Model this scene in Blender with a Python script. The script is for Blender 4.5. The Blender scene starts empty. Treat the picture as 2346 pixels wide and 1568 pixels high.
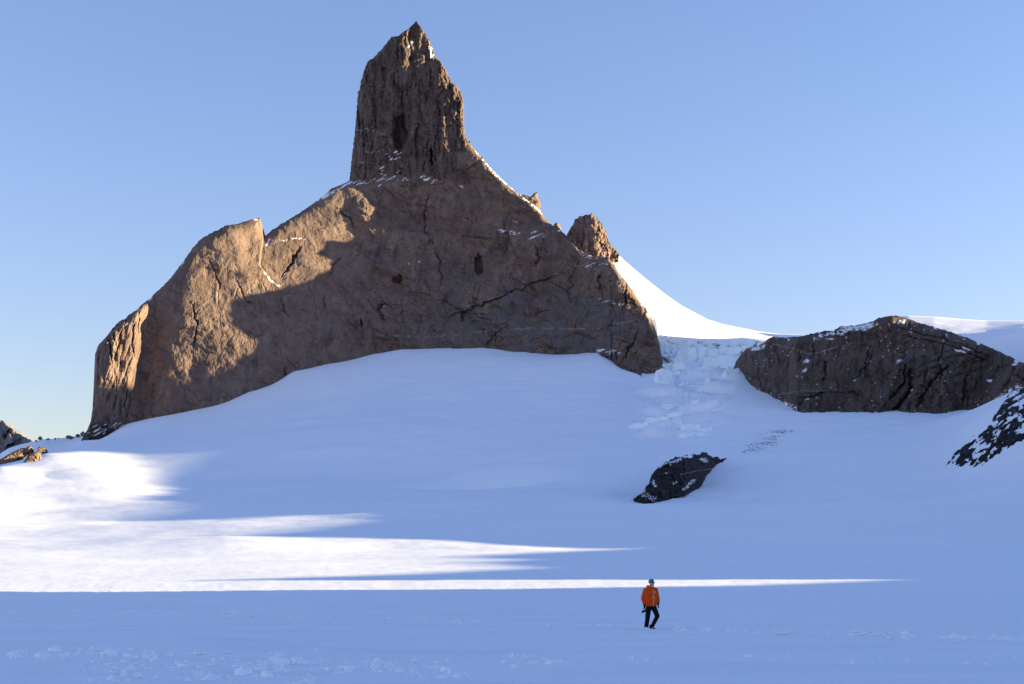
import bpy, bmesh, math, random
import numpy as np
from mathutils import Vector, Matrix

R = math.radians
scene = bpy.context.scene
# ------------------------------------------------------------------ camera
F, CX, HY, CAM_H = 3223.0, 1173.0, 1320.0, 1.9      # survey scale: focal length, centre column, eye level row, eye height
cam_data = bpy.data.cameras.new('camera')
cam = bpy.data.objects.new('camera', cam_data)
scene.collection.objects.link(cam)
cam.location = (0, 0, CAM_H)
cam.rotation_euler = (R(90), 0, 0)
cam_data.sensor_width = 36.0
cam_data.lens = 36.0 * F / 2346.0
cam_data.shift_y = (HY - 784.0) / 2346.0
cam_data.clip_start = 0.1
cam_data.clip_end = 60000
scene.camera = cam

# ------------------------------------------------------------------ sky and sun
SUN_EL, SUN_A = R(7.0), R(5.0)          # low sun from the right, a little beyond the picture plane
world = bpy.data.worlds.new('World')
scene.world = world
world.use_nodes = True
wn = world.node_tree
wn.nodes.clear()
sky = wn.nodes.new('ShaderNodeTexSky')
sky.sky_type = 'NISHITA'
sky.sun_disc = False
sky.sun_elevation = SUN_EL
sky.sun_rotation = R(90) - SUN_A
sky.altitude = 1500
sky.air_density = 1.5
sky.dust_density = 0.4
sky.ozone_density = 2.6
bg = wn.nodes.new('ShaderNodeBackground')
bg.inputs['Strength'].default_value = 0.078
wo = wn.nodes.new('ShaderNodeOutputWorld')
tint = wn.nodes.new('ShaderNodeMix')         # white balance of the daylight
tint.data_type = 'RGBA'; tint.blend_type = 'MULTIPLY'; tint.inputs[0].default_value = 1.0
tint.inputs[7].default_value = (0.86, 0.753, 1.0, 1.0)
wn.links.new(sky.outputs[0], tint.inputs[6])
wn.links.new(tint.outputs[2], bg.inputs['Color'])
wn.links.new(bg.outputs[0], wo.inputs['Surface'])

sun_dir = Vector((math.cos(SUN_A) * math.cos(SUN_EL), math.sin(SUN_A) * math.cos(SUN_EL), math.sin(SUN_EL)))
sl = bpy.data.lights.new('sun', 'SUN')
sl.energy = 4.1
sl.angle = R(0.5)
sl.color = (1.0, 0.79, 0.44)
sun = bpy.data.objects.new('sun', sl)
sun.rotation_euler = sun_dir.to_track_quat('Z', 'Y').to_euler()
sun.location = (300, 0, 400)
scene.collection.objects.link(sun)

vs = scene.view_settings
vs.view_transform = 'Standard'
vs.look = 'None'
vs.exposure = 2.36
vs.gamma = 1.0
vs.use_curve_mapping = False

TAN_EL = math.tan(SUN_EL)
CA, SA = math.cos(SUN_A), math.sin(SUN_A)

# ------------------------------------------------------------------ noise in numpy
rng = np.random.RandomState(11)
PERM = np.concatenate([rng.permutation(1024)] * 2).astype(np.int64)
GA = rng.rand(1024) * 2 * np.pi
GRAD = np.stack([np.cos(GA), np.sin(GA)], -1)
RND = rng.rand(1024, 4)

def hsh(i, j, seed):
    return PERM[(PERM[(i + seed * 131) & 1023] + j) & 1023]

def pn(x, y, seed=0):
    x = np.asarray(x, float); y = np.asarray(y, float)
    xi = np.floor(x).astype(np.int64); yi = np.floor(y).astype(np.int64)
    xf = x - xi; yf = y - yi
    u = xf ** 3 * (xf * (xf * 6 - 15) + 10); v = yf ** 3 * (yf * (yf * 6 - 15) + 10)
    def g(a, b):
        G = GRAD[hsh(xi + a, yi + b, seed)]
        return G[..., 0] * (xf - a) + G[..., 1] * (yf - b)
    n0 = g(0, 0) * (1 - u) + g(1, 0) * u
    n1 = g(0, 1) * (1 - u) + g(1, 1) * u
    return (n0 * (1 - v) + n1 * v) * 1.5

def fbm(x, y, octs=4, seed=0, gain=0.5):
    s = 0; a = 1.0; f = 1.0
    for o in range(octs):
        s = s + a * pn(x * f + 17.3 * o, y * f - 9.1 * o, seed + o)
        a *= gain; f *= 2.03
    return s

def ridged(x, y, octs=4, seed=0, gain=0.5):
    s = 0; a = 1.0; f = 1.0
    for o in range(octs):
        s = s + a * (1 - 2 * np.abs(pn(x * f + 7.7 * o, y * f + 3.1 * o, seed + o)))
        a *= gain; f *= 2.07
    return s

def worley(x, y, seed=0):
    """nearest cell: offset vector, cell hash, border distance"""
    x = np.asarray(x, float); y = np.asarray(y, float)
    xi = np.floor(x).astype(np.int64); yi = np.floor(y).astype(np.int64)
    d1 = np.full(x.shape, 1e9); d2 = np.full(x.shape, 1e9)
    vx = np.zeros(x.shape); vy = np.zeros(x.shape); hid = np.zeros(x.shape, np.int64)
    for a in (-1, 0, 1):
        for b in (-1, 0, 1):
            h = hsh(xi + a, yi + b, seed)
            px = x - (xi + a + RND[h, 0]); py = y - (yi + b + RND[h, 1])
            d = px * px + py * py
            m = d < d1
            d2 = np.where(m, d1, np.minimum(d2, d))
            d1 = np.where(m, d, d1)
            vx = np.where(m, px, vx); vy = np.where(m, py, vy); hid = np.where(m, h, hid)
    return vx, vy, hid, np.sqrt(d2) - np.sqrt(d1)

def facets(x, y, seed=0, tilt=1.0, off=0.6):
    """broken rock faces: every cell its own tilted plane"""
    wx = x + 0.35 * pn(x * 1.3, y * 1.3, seed + 5); wy = y + 0.35 * pn(x * 1.3 + 31, y * 1.3, seed + 6)
    vx, vy, h, e = worley(wx, wy, seed)
    return tilt * (vx * (RND[h, 2] - .5) + vy * (RND[h, 3] - .5)) * 2 + off * (RND[h, 0] - .5)

def sstep(a, b, x):
    t = np.clip((x - a) / (b - a), 0, 1)
    return t * t * (3 - 2 * t)

def sheets(x, y, levels, seed=0, octs=4, edge=0.22):
    """exfoliation sheets: a smooth field cut into steps with sharp lips"""
    n = fbm(x, y, octs, seed) * levels
    fl = np.floor(n); fr = n - fl
    return (fl + sstep(1 - edge, 1, fr) * 0.85 + fr * 0.15) / levels

def seg_dist(px, py, poly):
    """distance to polyline and arc parameter 0..1"""
    P = np.asarray(poly, float)
    best = np.full(px.shape, 1e9)
    par = np.zeros(px.shape)
    n = len(P) - 1
    for i in range(n):
        ax, ay = P[i]; bx, by = P[i + 1]
        dx, dy = bx - ax, by - ay
        L = dx * dx + dy * dy + 1e-9
        t = np.clip(((px - ax) * dx + (py - ay) * dy) / L, 0, 1)
        d = np.hypot(px - ax - t * dx, py - ay - t * dy)
        m = d < best
        best = np.where(m, d, best); par = np.where(m, (i + t) / n, par)
    return best, par

def interp(x, pts):
    P = np.asarray(pts, float)
    return np.interp(x, P[:, 0], P[:, 1])

def to_world(dx, dy, D):
    return np.stack([(dx - CX) / F * D, D + 0 * dx, CAM_H + (HY - dy) / F * D], -1)

# ------------------------------------------------------------------ object helpers
COL = scene.collection

def tag(o, label=None, cat=None, group=None, kind=None):
    if label: o['label'] = label
    if cat: o['category'] = cat
    if group: o['group'] = group
    if kind: o['kind'] = kind
    return o

def empty(name, loc):
    o = bpy.data.objects.new(name, None)
    o.location = loc
    COL.objects.link(o)
    return o

def link_mesh(name, verts, faces, mat, parent=None, smooth=True, attrs=None):
    verts = np.asarray(verts, float)
    if parent is not None:
        verts = verts - np.array(parent.matrix_basis.translation)
    me = bpy.data.meshes.new(name)
    faces = np.asarray(faces)
    nf, k = faces.shape
    me.vertices.add(len(verts)); me.vertices.foreach_set('co', verts.astype(np.float32).ravel())
    me.loops.add(nf * k); me.loops.foreach_set('vertex_index', faces.astype(np.int32).ravel())
    me.polygons.add(nf); me.polygons.foreach_set('loop_start', np.arange(0, nf * k, k, dtype=np.int32))
    me.polygons.foreach_set('use_smooth', np.full(nf, smooth))
    me.update(calc_edges=True)
    for an, av in (attrs or {}).items():
        at = me.attributes.new(an, 'FLOAT', 'POINT')
        at.data.foreach_set('value', np.asarray(av, np.float32).ravel())
    if mat: me.materials.append(mat)
    o = bpy.data.objects.new(name, me)
    COL.objects.link(o)
    if parent is not None: o.parent = parent
    return o

def grid_faces(nr, nc, wrap=False):
    r = np.arange(nr - 1)[:, None]; c = np.arange(nc if wrap else nc - 1)[None, :]
    c2 = (c + 1) % nc
    a = r * nc + c; b = r * nc + c2; d = (r + 1) * nc + c2; e = (r + 1) * nc + c
    return np.stack([a + 0 * c2, b + 0 * r, d, e], -1).reshape(-1, 4)

# ------------------------------------------------------------------ materials
def mat_new(name):
    m = bpy.data.materials.new(name); m.use_nodes = True
    nt = m.node_tree; nt.nodes.clear()
    out = nt.nodes.new('ShaderNodeOutputMaterial')
    b = nt.nodes.new('ShaderNodeBsdfPrincipled')
    nt.links.new(b.outputs[0], out.inputs['Surface'])
    return m, nt, b

def N(nt, typ, **kw):
    n = nt.nodes.new(typ)
    for k, v in kw.items():
        if k.startswith('i_'):
            key = k[2:]
            n.inputs[int(key) if key.isdigit() else key].default_value = v
        else: setattr(n, k, v)
    return n

def noise(nt, vec, scale, detail=6, rough=0.6, dist=0.0):
    n = N(nt, 'ShaderNodeTexNoise', i_Scale=scale, i_Detail=detail, i_Roughness=rough, i_Distortion=dist)
    nt.links.new(vec, n.inputs['Vector'])
    return n.outputs['Fac']

def mrange(nt, v, a, b, c=0.0, d=1.0, smooth=True):
    n = N(nt, 'ShaderNodeMapRange')
    if smooth: n.interpolation_type = 'SMOOTHSTEP'
    for i, x in zip((1, 2, 3, 4), (a, b, c, d)): n.inputs[i].default_value = x
    nt.links.new(v, n.inputs[0])
    return n.outputs[0]

def math_n(nt, op, a, b=None):
    n = N(nt, 'ShaderNodeMath', operation=op)
    for i, x in enumerate((a, b)):
        if x is None: continue
        if isinstance(x, (int, float)): n.inputs[i].default_value = x
        else: nt.links.new(x, n.inputs[i])
    return n.outputs[0]

def mix(nt, fac, a, b, blend='MIX'):
    n = N(nt, 'ShaderNodeMix', data_type='RGBA', blend_type=blend)
    for sock, x in ((n.inputs[0], fac), (n.inputs[6], a), (n.inputs[7], b)):
        if isinstance(x, (int, float)): sock.default_value = x
        elif isinstance(x, tuple): sock.default_value = (*x, 1.0)
        else: nt.links.new(x, sock)
    return n.outputs[2]

def attr(nt, name):
    n = N(nt, 'ShaderNodeAttribute', attribute_name=name)
    return n.outputs['Fac']

def rock_mat(name, dark, mid, light, grey=(0.16, 0.16, 0.17), sc=1.0, snow_thr=None, bump=0.85, bump_d=2.1, streak=0.5, attrs=True, crack_sc=(1.0, 1.0, .5)):
    m, nt, b = mat_new(name)
    geo = N(nt, 'ShaderNodeNewGeometry')
    pos = geo.outputs['Position']
    mp = N(nt, 'ShaderNodeMapping'); mp.inputs['Scale'].default_value = (0.11 * sc, 0.11 * sc, 0.018 * sc)
    nt.links.new(pos, mp.inputs['Vector'])
    big = noise(nt, pos, 0.012 * sc, 5, 0.6, 0.6)
    mq = N(nt, 'ShaderNodeMapping'); mq.inputs['Rotation'].default_value = (0, R(28), 0); mq.inputs['Scale'].default_value = (1.0, 1.0, .38)
    nt.links.new(pos, mq.inputs['Vector'])
    medm = noise(nt, mq.outputs[0], 0.06 * sc, 8, 0.68, 0.5)
    fine = noise(nt, pos, 0.45 * sc, 5, 0.7)
    stk = noise(nt, mp.outputs[0], 1.0, 6, 0.65, 0.3)
    col = mix(nt, mrange(nt, big, .36, .64), dark, mid)
    col = mix(nt, mrange(nt, medm, .45, .72), col, light)
    col = mix(nt, mrange(nt, stk, .5, .72, 0, streak), col, tuple(c * .55 for c in dark))
    col = mix(nt, mrange(nt, fine, .4, .75, 0, .22), col, tuple(c * .55 for c in dark))
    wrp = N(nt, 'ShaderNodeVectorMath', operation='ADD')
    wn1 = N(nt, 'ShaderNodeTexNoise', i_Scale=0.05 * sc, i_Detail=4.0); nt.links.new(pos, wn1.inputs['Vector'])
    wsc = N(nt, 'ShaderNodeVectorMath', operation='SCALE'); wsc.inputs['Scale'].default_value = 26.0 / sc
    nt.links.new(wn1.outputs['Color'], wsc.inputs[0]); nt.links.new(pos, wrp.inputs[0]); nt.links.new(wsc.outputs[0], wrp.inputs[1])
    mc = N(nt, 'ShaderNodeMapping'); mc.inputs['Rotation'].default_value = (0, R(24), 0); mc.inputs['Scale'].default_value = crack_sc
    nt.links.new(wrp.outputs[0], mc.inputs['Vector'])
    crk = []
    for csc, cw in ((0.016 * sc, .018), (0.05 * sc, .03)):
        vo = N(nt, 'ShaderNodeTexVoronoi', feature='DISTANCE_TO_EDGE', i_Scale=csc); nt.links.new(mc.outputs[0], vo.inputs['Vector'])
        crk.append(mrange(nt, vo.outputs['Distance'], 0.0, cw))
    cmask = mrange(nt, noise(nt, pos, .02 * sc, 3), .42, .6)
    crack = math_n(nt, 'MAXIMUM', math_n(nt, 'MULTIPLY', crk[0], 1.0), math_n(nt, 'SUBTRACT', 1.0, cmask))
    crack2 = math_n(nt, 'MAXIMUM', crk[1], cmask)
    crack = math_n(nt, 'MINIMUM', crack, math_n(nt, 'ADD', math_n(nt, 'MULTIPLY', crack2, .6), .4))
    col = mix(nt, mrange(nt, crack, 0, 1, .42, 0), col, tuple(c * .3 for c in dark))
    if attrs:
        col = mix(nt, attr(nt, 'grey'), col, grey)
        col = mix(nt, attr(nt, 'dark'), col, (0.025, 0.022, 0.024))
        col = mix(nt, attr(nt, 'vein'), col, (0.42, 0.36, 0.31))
    rough = 0.88
    if attrs or snow_thr is not None:
        if snow_thr is not None:
            sx = N(nt, 'ShaderNodeSeparateXYZ'); nt.links.new(geo.outputs['Normal'], sx.inputs[0])
            sn = noise(nt, pos, 0.12 * sc, 5, 0.65)
            f = math_n(nt, 'ADD', sx.outputs[2], math_n(nt, 'MULTIPLY', math_n(nt, 'SUBTRACT', sn, 0.5), 0.9))
            f = mrange(nt, f, snow_thr, snow_thr + 0.06)
            if attrs: f = math_n(nt, 'MAXIMUM', f, attr(nt, 'snow'))
        else: f = attr(nt, 'snow')
        col = mix(nt, f, col, (0.86, 0.88, 0.9))
    nt.links.new(col, b.inputs['Base Color'])
    b.inputs['Roughness'].default_value = rough
    b.inputs['Specular IOR Level'].default_value = 0.25
    bp = N(nt, 'ShaderNodeBump', i_Strength=bump, i_Distance=bump_d)
    hsum = math_n(nt, 'ADD', math_n(nt, 'MULTIPLY', fine, 0.5), math_n(nt, 'ADD', medm, math_n(nt, 'MULTIPLY', stk, 0.6)))
    hsum = math_n(nt, 'ADD', hsum, math_n(nt, 'MULTIPLY', crack, .9))
    nt.links.new(hsum, bp.inputs['Height'])
    nt.links.new(bp.outputs[0], b.inputs['Normal'])
    return m

def snow_mat(name, base=(0.955, 0.968, 0.985), near=True, scale=1.0):
    m, nt, b = mat_new(name)
    geo = N(nt, 'ShaderNodeNewGeometry'); pos = geo.outputs['Position']
    n1 = noise(nt, pos, 0.008 * scale, 4, 0.5)
    n2 = noise(nt, pos, 0.35 * scale, 6, 0.62)
    col = mix(nt, mrange(nt, n1, .3, .7), base, (base[0] * .95, base[1] * .965, base[2] * .98))
    ms = N(nt, 'ShaderNodeMapping'); ms.inputs['Scale'].default_value = (0.10, 0.34, 1.0); ms.inputs['Rotation'].default_value = (0, 0, 0.2)
    nt.links.new(pos, ms.inputs['Vector'])
    n4 = noise(nt, ms.outputs[0], 1.0 * scale, 7, 0.68, 0.6)
    col = mix(nt, mrange(nt, n4, .42, .68, 0, .8), col, (base[0] * .89, base[1] * .92, base[2] * .955))
    nt.links.new(col, b.inputs['Base Color'])
    b.inputs['Roughness'].default_value = 0.75
    b.inputs['Specular IOR Level'].default_value = 0.15
    mp = N(nt, 'ShaderNodeMapping'); mp.inputs['Scale'].default_value = (0.35, 1.4, 1.0); mp.inputs['Rotation'].default_value = (0, 0, 0.25)
    nt.links.new(pos, mp.inputs['Vector'])
    n3 = noise(nt, mp.outputs[0], 0.9 * scale, 6, 0.6, 0.5)
    h = math_n(nt, 'ADD', math_n(nt, 'MULTIPLY', n2, 0.3), math_n(nt, 'MULTIPLY', n3, 0.5))
    bp = N(nt, 'ShaderNodeBump', i_Strength=0.35, i_Distance=0.12)
    nt.links.new(h, bp.inputs['Height'])
    nt.links.new(bp.outputs[0], b.inputs['Normal'])
    return m

def plain_mat(name, col, rough=0.7, var=0.15, scale=40.0, spec=0.3):
    m, nt, b = mat_new(name)
    tc = N(nt, 'ShaderNodeTexCoord')
    n = noise(nt, tc.outputs['Object'], scale, 4, 0.6)
    c = mix(nt, mrange(nt, n, .3, .7), tuple(x * (1 - var) for x in col), tuple(min(1, x * (1 + var)) for x in col))
    nt.links.new(c, b.inputs['Base Color'])
    b.inputs['Roughness'].default_value = rough
    b.inputs['Specular IOR Level'].default_value = spec
    return m

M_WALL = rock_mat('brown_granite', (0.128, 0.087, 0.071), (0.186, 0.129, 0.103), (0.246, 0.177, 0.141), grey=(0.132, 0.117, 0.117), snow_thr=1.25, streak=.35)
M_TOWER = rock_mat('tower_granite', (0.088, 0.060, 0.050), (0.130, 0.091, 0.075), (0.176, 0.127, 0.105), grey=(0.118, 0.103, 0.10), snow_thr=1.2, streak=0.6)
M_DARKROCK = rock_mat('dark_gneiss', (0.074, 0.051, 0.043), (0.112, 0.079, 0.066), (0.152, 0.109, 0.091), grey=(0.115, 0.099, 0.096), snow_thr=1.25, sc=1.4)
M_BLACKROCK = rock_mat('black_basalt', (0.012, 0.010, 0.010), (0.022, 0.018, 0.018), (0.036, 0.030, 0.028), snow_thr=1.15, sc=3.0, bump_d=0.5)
M_FARROCK = rock_mat('far_rock', (0.13, 0.12, 0.13), (0.18, 0.165, 0.18), (0.22, 0.20, 0.21), snow_thr=1.25, sc=0.5, attrs=False)  # paler and faintly purple: distance haze put into the rock colour
M_TANROCK = rock_mat('tan_rock', (0.17, 0.11, 0.07), (0.27, 0.18, 0.11), (0.36, 0.25, 0.16), snow_thr=1.15, sc=3.0, attrs=False)
M_SNOW = snow_mat('snow')
M_ICE = snow_mat('glacier_ice', base=(0.82, 0.92, 0.96))

# ------------------------------------------------------------------ main mountain: depth of the wall
PLAN = [(150, 2400), (190, 2384), (213, 2362), (228, 2322), (242, 2304), (262, 2309), (290, 2322), (318, 2338), (334, 2368), (345, 2378), (360, 2378),
        (385, 2366), (410, 2364), (440, 2370), (480, 2382), (530, 2396), (600, 2424), (700, 2460), (800, 2496), (850, 2512), (900, 2526), (1000, 2540), (1100, 2544),
        (1200, 2536), (1250, 2530), (1300, 2512), (1350, 2470), (1400, 2438), (1480, 2424), (1520, 2424)]
_px = np.arange(140, 1530, 1.0)
_pd = interp(_px, PLAN)
def gsm(v, s):
    k = np.exp(-0.5 * (np.arange(-int(3 * s), int(3 * s) + 1) / s) ** 2); k /= k.sum()
    return np.convolve(np.pad(v, len(k) // 2, mode='edge'), k, 'valid')
_pd_s = np.where(_px < 380, gsm(_pd, 4.0), gsm(_pd, 14.0))

GULLY = [(335, 690), (345, 760), (322, 860), (295, 905)]
def wall_depth0(dx, dy):
    # gullies and ribs at the left lean to the left as they go down
    skew = np.where(dx < 520, (dy - 740) * 0.16 * sstep(520, 420, dx), 0)
    D = np.interp(dx + skew, _px, _pd_s)
    lean = np.interp(dx, [200, 450, 620, 800, 1100, 1500], [0.22, 0.30, 0.42, 0.40, 0.32, 0.25])
    return D + lean * (700 - dy)

CREST = [(186, 1009), (192, 998), (200, 985), (208, 965), (212, 935), (214.5, 890), (216, 850), (218, 810), (226, 790), (245, 770), (262, 748),
         (275, 735), (284, 733), (290, 728), (300, 718), (312, 712), (325, 698), (340, 687), (355, 672), (375, 655), (395, 632), (410, 612),
         (425, 592), (440, 570), (460, 548), (480, 536), (500, 527), (518, 517), (540, 514), (560, 508), (580, 502), (595, 499), (599, 510),
         (602, 532), (606, 542), (620, 530), (650, 510), (680, 492), (710, 472), (740, 450), (762, 430), (780, 424), (800, 415), (850, 410),
         (920, 400), (980, 380), (1030, 350), (1062, 326), (1076, 325), (1085, 340), (1100, 357), (1120, 380), (1140, 402), (1165, 425),
         (1190, 446), (1215, 463), (1240, 485), (1252, 505), (1268, 517), (1285, 528), (1300, 544), (1325, 572), (1360, 588), (1380, 590),
         (1395, 590), (1410, 612), (1430, 640), (1450, 665), (1465, 690), (1480, 706), (1490, 725), (1498, 745), (1505, 765), (1511, 790),
         (1516, 818), (1519, 832), (1522, 850)]
BASE = [(186, 1012), (245, 1002), (290, 975), (340, 962), (400, 950), (460, 938), (510, 925), (570, 897), (620, 880), (650, 860), (670, 850),
        (740, 836), (800, 823), (850, 812), (920, 800), (1000, 797), (1100, 797), (1200, 805), (1300, 812), (1370, 810), (1398, 814),
        (1403, 845), (1440, 850), (1470, 860), (1495, 852), (1517, 835)]

STEP = [(598, 495), (602, 545), (597, 580), (594, 608), (606, 625), (622, 645), (640, 656)]
CRACKS = [  # polyline, half width, depth
    ([(1010, 730), (1080, 708), (1150, 680), (1230, 645), (1300, 622)], 1.6, 5.0),
    ([(690, 560), (672, 595), (655, 620), (645, 634)], 2.4, 7.0),
    ([(997, 565), (1006, 600), (1012, 635), (1008, 660)], 1.6, 4.0),
    ([(980, 440), (972, 500), (975, 540)], 1.5, 3.5),
    ([(1225, 560), (1232, 585), (1228, 615)], 1.6, 4.0),
    ([(1420, 600), (1432, 650), (1428, 720)], 1.7, 4.5),
    ([(1478, 640), (1482, 690), (1470, 740)], 1.6, 4.0),
    ([(1462, 760), (1440, 800), (1420, 840)], 2.4, 7.0),
    ([(750, 640), (770, 600), (790, 580)], 1.4, 3.0),
    ([(480, 600), (500, 640), (505, 665)], 1.6, 3.5),
    ([(540, 640), (560, 680), (575, 700)], 1.5, 3.0),
    ([(650, 840), (655, 870), (640, 900)], 1.8, 4.0),
    ([(440, 690), (452, 740), (440, 800)], 1.6, 4.0),
    ([(1110, 800), (1130, 770), (1160, 745)], 1.5, 3.0),
    ([(770, 480), (800, 500), (812, 530)], 1.5, 3.0),
    ([(1330, 580), (1310, 640), (1300, 700)], 1.4, 3.0),
    ([(880, 690), (872, 715), (880, 740)], 2.0, 5.0),
    ([(1150, 500), (1165, 545), (1160, 590)], 1.4, 3.0),
]
PITS = [(1098, 607, 10, 24, 16, 8), (910, 640, 14, 12, 11, 0), (827, 742, 4, 11, 9, 0), (872, 705, 8, 10, 7, 10), (1218, 445, 6, 10, 4, 0),
        (985, 556, 6, 5, 4, 0), (1375, 640, 5, 22, 6, 0), (1060, 720, 5, 14, 7, 0)]
VEINS = [([(860, 768), (1000, 772), (1130, 757), (1220, 752), (1310, 754), (1350, 752), (1400, 744), (1450, 735)], 1.5),
         ([(1040, 712), (1150, 676), (1300, 618), (1345, 606)], 1.1)]

def joints(D, dx, dy, n, box, seed, lean, length, dep, hw=1.5, sag=.5):
    r = random.Random(seed)
    for _ in range(n):
        x0 = r.uniform(box[0], box[2]); y0 = r.uniform(box[1], box[3]); L = r.uniform(*length); a = r.gauss(*lean)
        pts = []
        for k in range(6):
            t_ = k / 5 - .5
            pts.append((x0 + math.sin(a) * L * t_ + r.uniform(-1, 1) * L * .05 + sag * L * .15 * t_ * t_, y0 + math.cos(a) * L * t_))
        P = np.array(pts); m = (dx > P[:, 0].min() - 6) & (dx < P[:, 0].max() + 6) & (dy > P[:, 1].min() - 4) & (dy < P[:, 1].max() + 4)
        if not m.any(): continue
        d, par = seg_dist(dx[m] + 1.5 * pn(dx[m] / 7, dy[m] / 7, seed), dy[m], pts)
        dd = r.uniform(*dep) * np.minimum(1, 5 * np.minimum(par, 1 - par))
        D[m] += dd * np.clip(1 - d / (hw + .9), 0, 1)
        # one lip stands a little proud of the other
        if r.random() < .5:
            D[m] -= .6 * dd * np.clip(1 - d / 14, 0, 1) * (dx[m] < np.interp(dy[m], P[:, 1], P[:, 0]))
    return D

def wall_depth(dx, dy, dc):
    D = wall_depth0(dx, dy)
    # rounding over along the skyline
    Rr = np.interp(dx, [190, 260, 600, 800, 1080, 1350, 1520], [10, 16, 26, 26, 12, 9, 12])
    q = np.clip(1 - dc / Rr, 0, 1)
    D = D + np.interp(dx, [190, 600, 1000, 1400, 1520], [30, 26, 14, 20, 40]) * (1 - np.sqrt(1 - np.minimum(q, .999) ** 2))
    # big form
    D = D + 7 * fbm(dx / 150, dy / 170, 3, 21)
    D = D - 16 * np.exp(-((dx - 1180) / 130) ** 2 - ((dy - 740) / 60) ** 2) * 0.5
    # foot buttress at the right
    D = D - 24 * sstep(1395, 1425, dx + (dy - 840) * 0.55) * sstep(720, 830, dy)
    # flake at the left shoulder: its right edge stands proud
    sx = np.interp(dy, [p[1] for p in STEP], [p[0] for p in STEP])
    fade = sstep(662, 600, dy)
    D = D - 22 * fade * sstep(3.0, -1.5, dx - sx) * sstep(440, 560, dx)
    # left prow flutes
    pm = sstep(345, 325, dx + (dy - 740) * .16)
    D = D + pm * (5.5 * ridged((dx + (dy - 740) * .22) / 26, dy / 130, 3, 61) - 2)
    # sheets, facets, grain
    rx = dx * 0.9 + dy * 0.35; ry = dy * 0.9 - dx * 0.35
    amp = np.interp(dx, [200, 400, 780, 850, 1500], [.7, .34, .34, 1.0, 1.0])
    wx = rx + 14 * pn(rx / 60, ry / 60, 33); wy = ry + 14 * pn(rx / 60 + 5, ry / 60, 35)
    D = D + amp * 15 * sheets(wx / 150, wy / 90, 8, 31, 4, .10)
    D = D + amp * 6 * sheets(wy / 46 + 3, wx / 90, 6, 37, 4, .12)
    D = D + amp * 2.4 * facets(wx / 44, wy / 26, 41, 1.0, 0.9)
    D = D + amp * 1.0 * facets(rx / 15, ry / 9, 43, 1.0, 0.9)
    D = D + 0.9 * fbm(dx / 16, dy / 22, 4, 51, 0.6)
    D = D + 0.22 * pn(dx / 3.2, dy / 3.6, 57)
    jx = dx + 7 * pn(dx / 18, dy / 18, 71) + 3.5 * pn(dx / 6, dy / 6, 72); jy = dy + 7 * pn(dx / 18 + 9, dy / 18, 73) + 3.5 * pn(dx / 6, dy / 6, 74)
    for poly, hw, dep in CRACKS:
        P = np.array(poly); m = (dx > P[:, 0].min() - 15) & (dx < P[:, 0].max() + 15) & (dy > P[:, 1].min() - 15) & (dy < P[:, 1].max() + 15)
        if m.any():
            d, par = seg_dist(jx[m], jy[m], poly)
            D[m] += 2.0 * dep * np.clip(1 - d / (hw * 1.3 + 1.2), 0, 1) * np.minimum(1, 4 * np.minimum(par, 1 - par) + .15)
    joints(D, dx, dy, 40, (500, 520, 1480, 840), 5, (.25, .35), (18, 70), (1.5, 4.5))
    joints(D, dx, dy, 26, (820, 640, 1480, 800), 6, (1.25, .25), (25, 110), (1.5, 5.0), 1.2)
    joints(D, dx, dy, 22, (225, 720, 335, 930), 7, (-.15, .15), (30, 90), (3.0, 8.0))
    D = D - 5 * np.maximum(0, fbm(dx / 13, dy / 40, 3, 59)) * sstep(30, 0, interp(dx.ravel(), BASE).reshape(dx.shape) - dy)
    for cx, cy, rx_, ry_, dep, rot in PITS:
        e = ((jx - cx) / rx_) ** 2 + ((jy - cy) / ry_) ** 2
        D = D + dep * sstep(1.2, 0.5, e)
    return D

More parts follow.
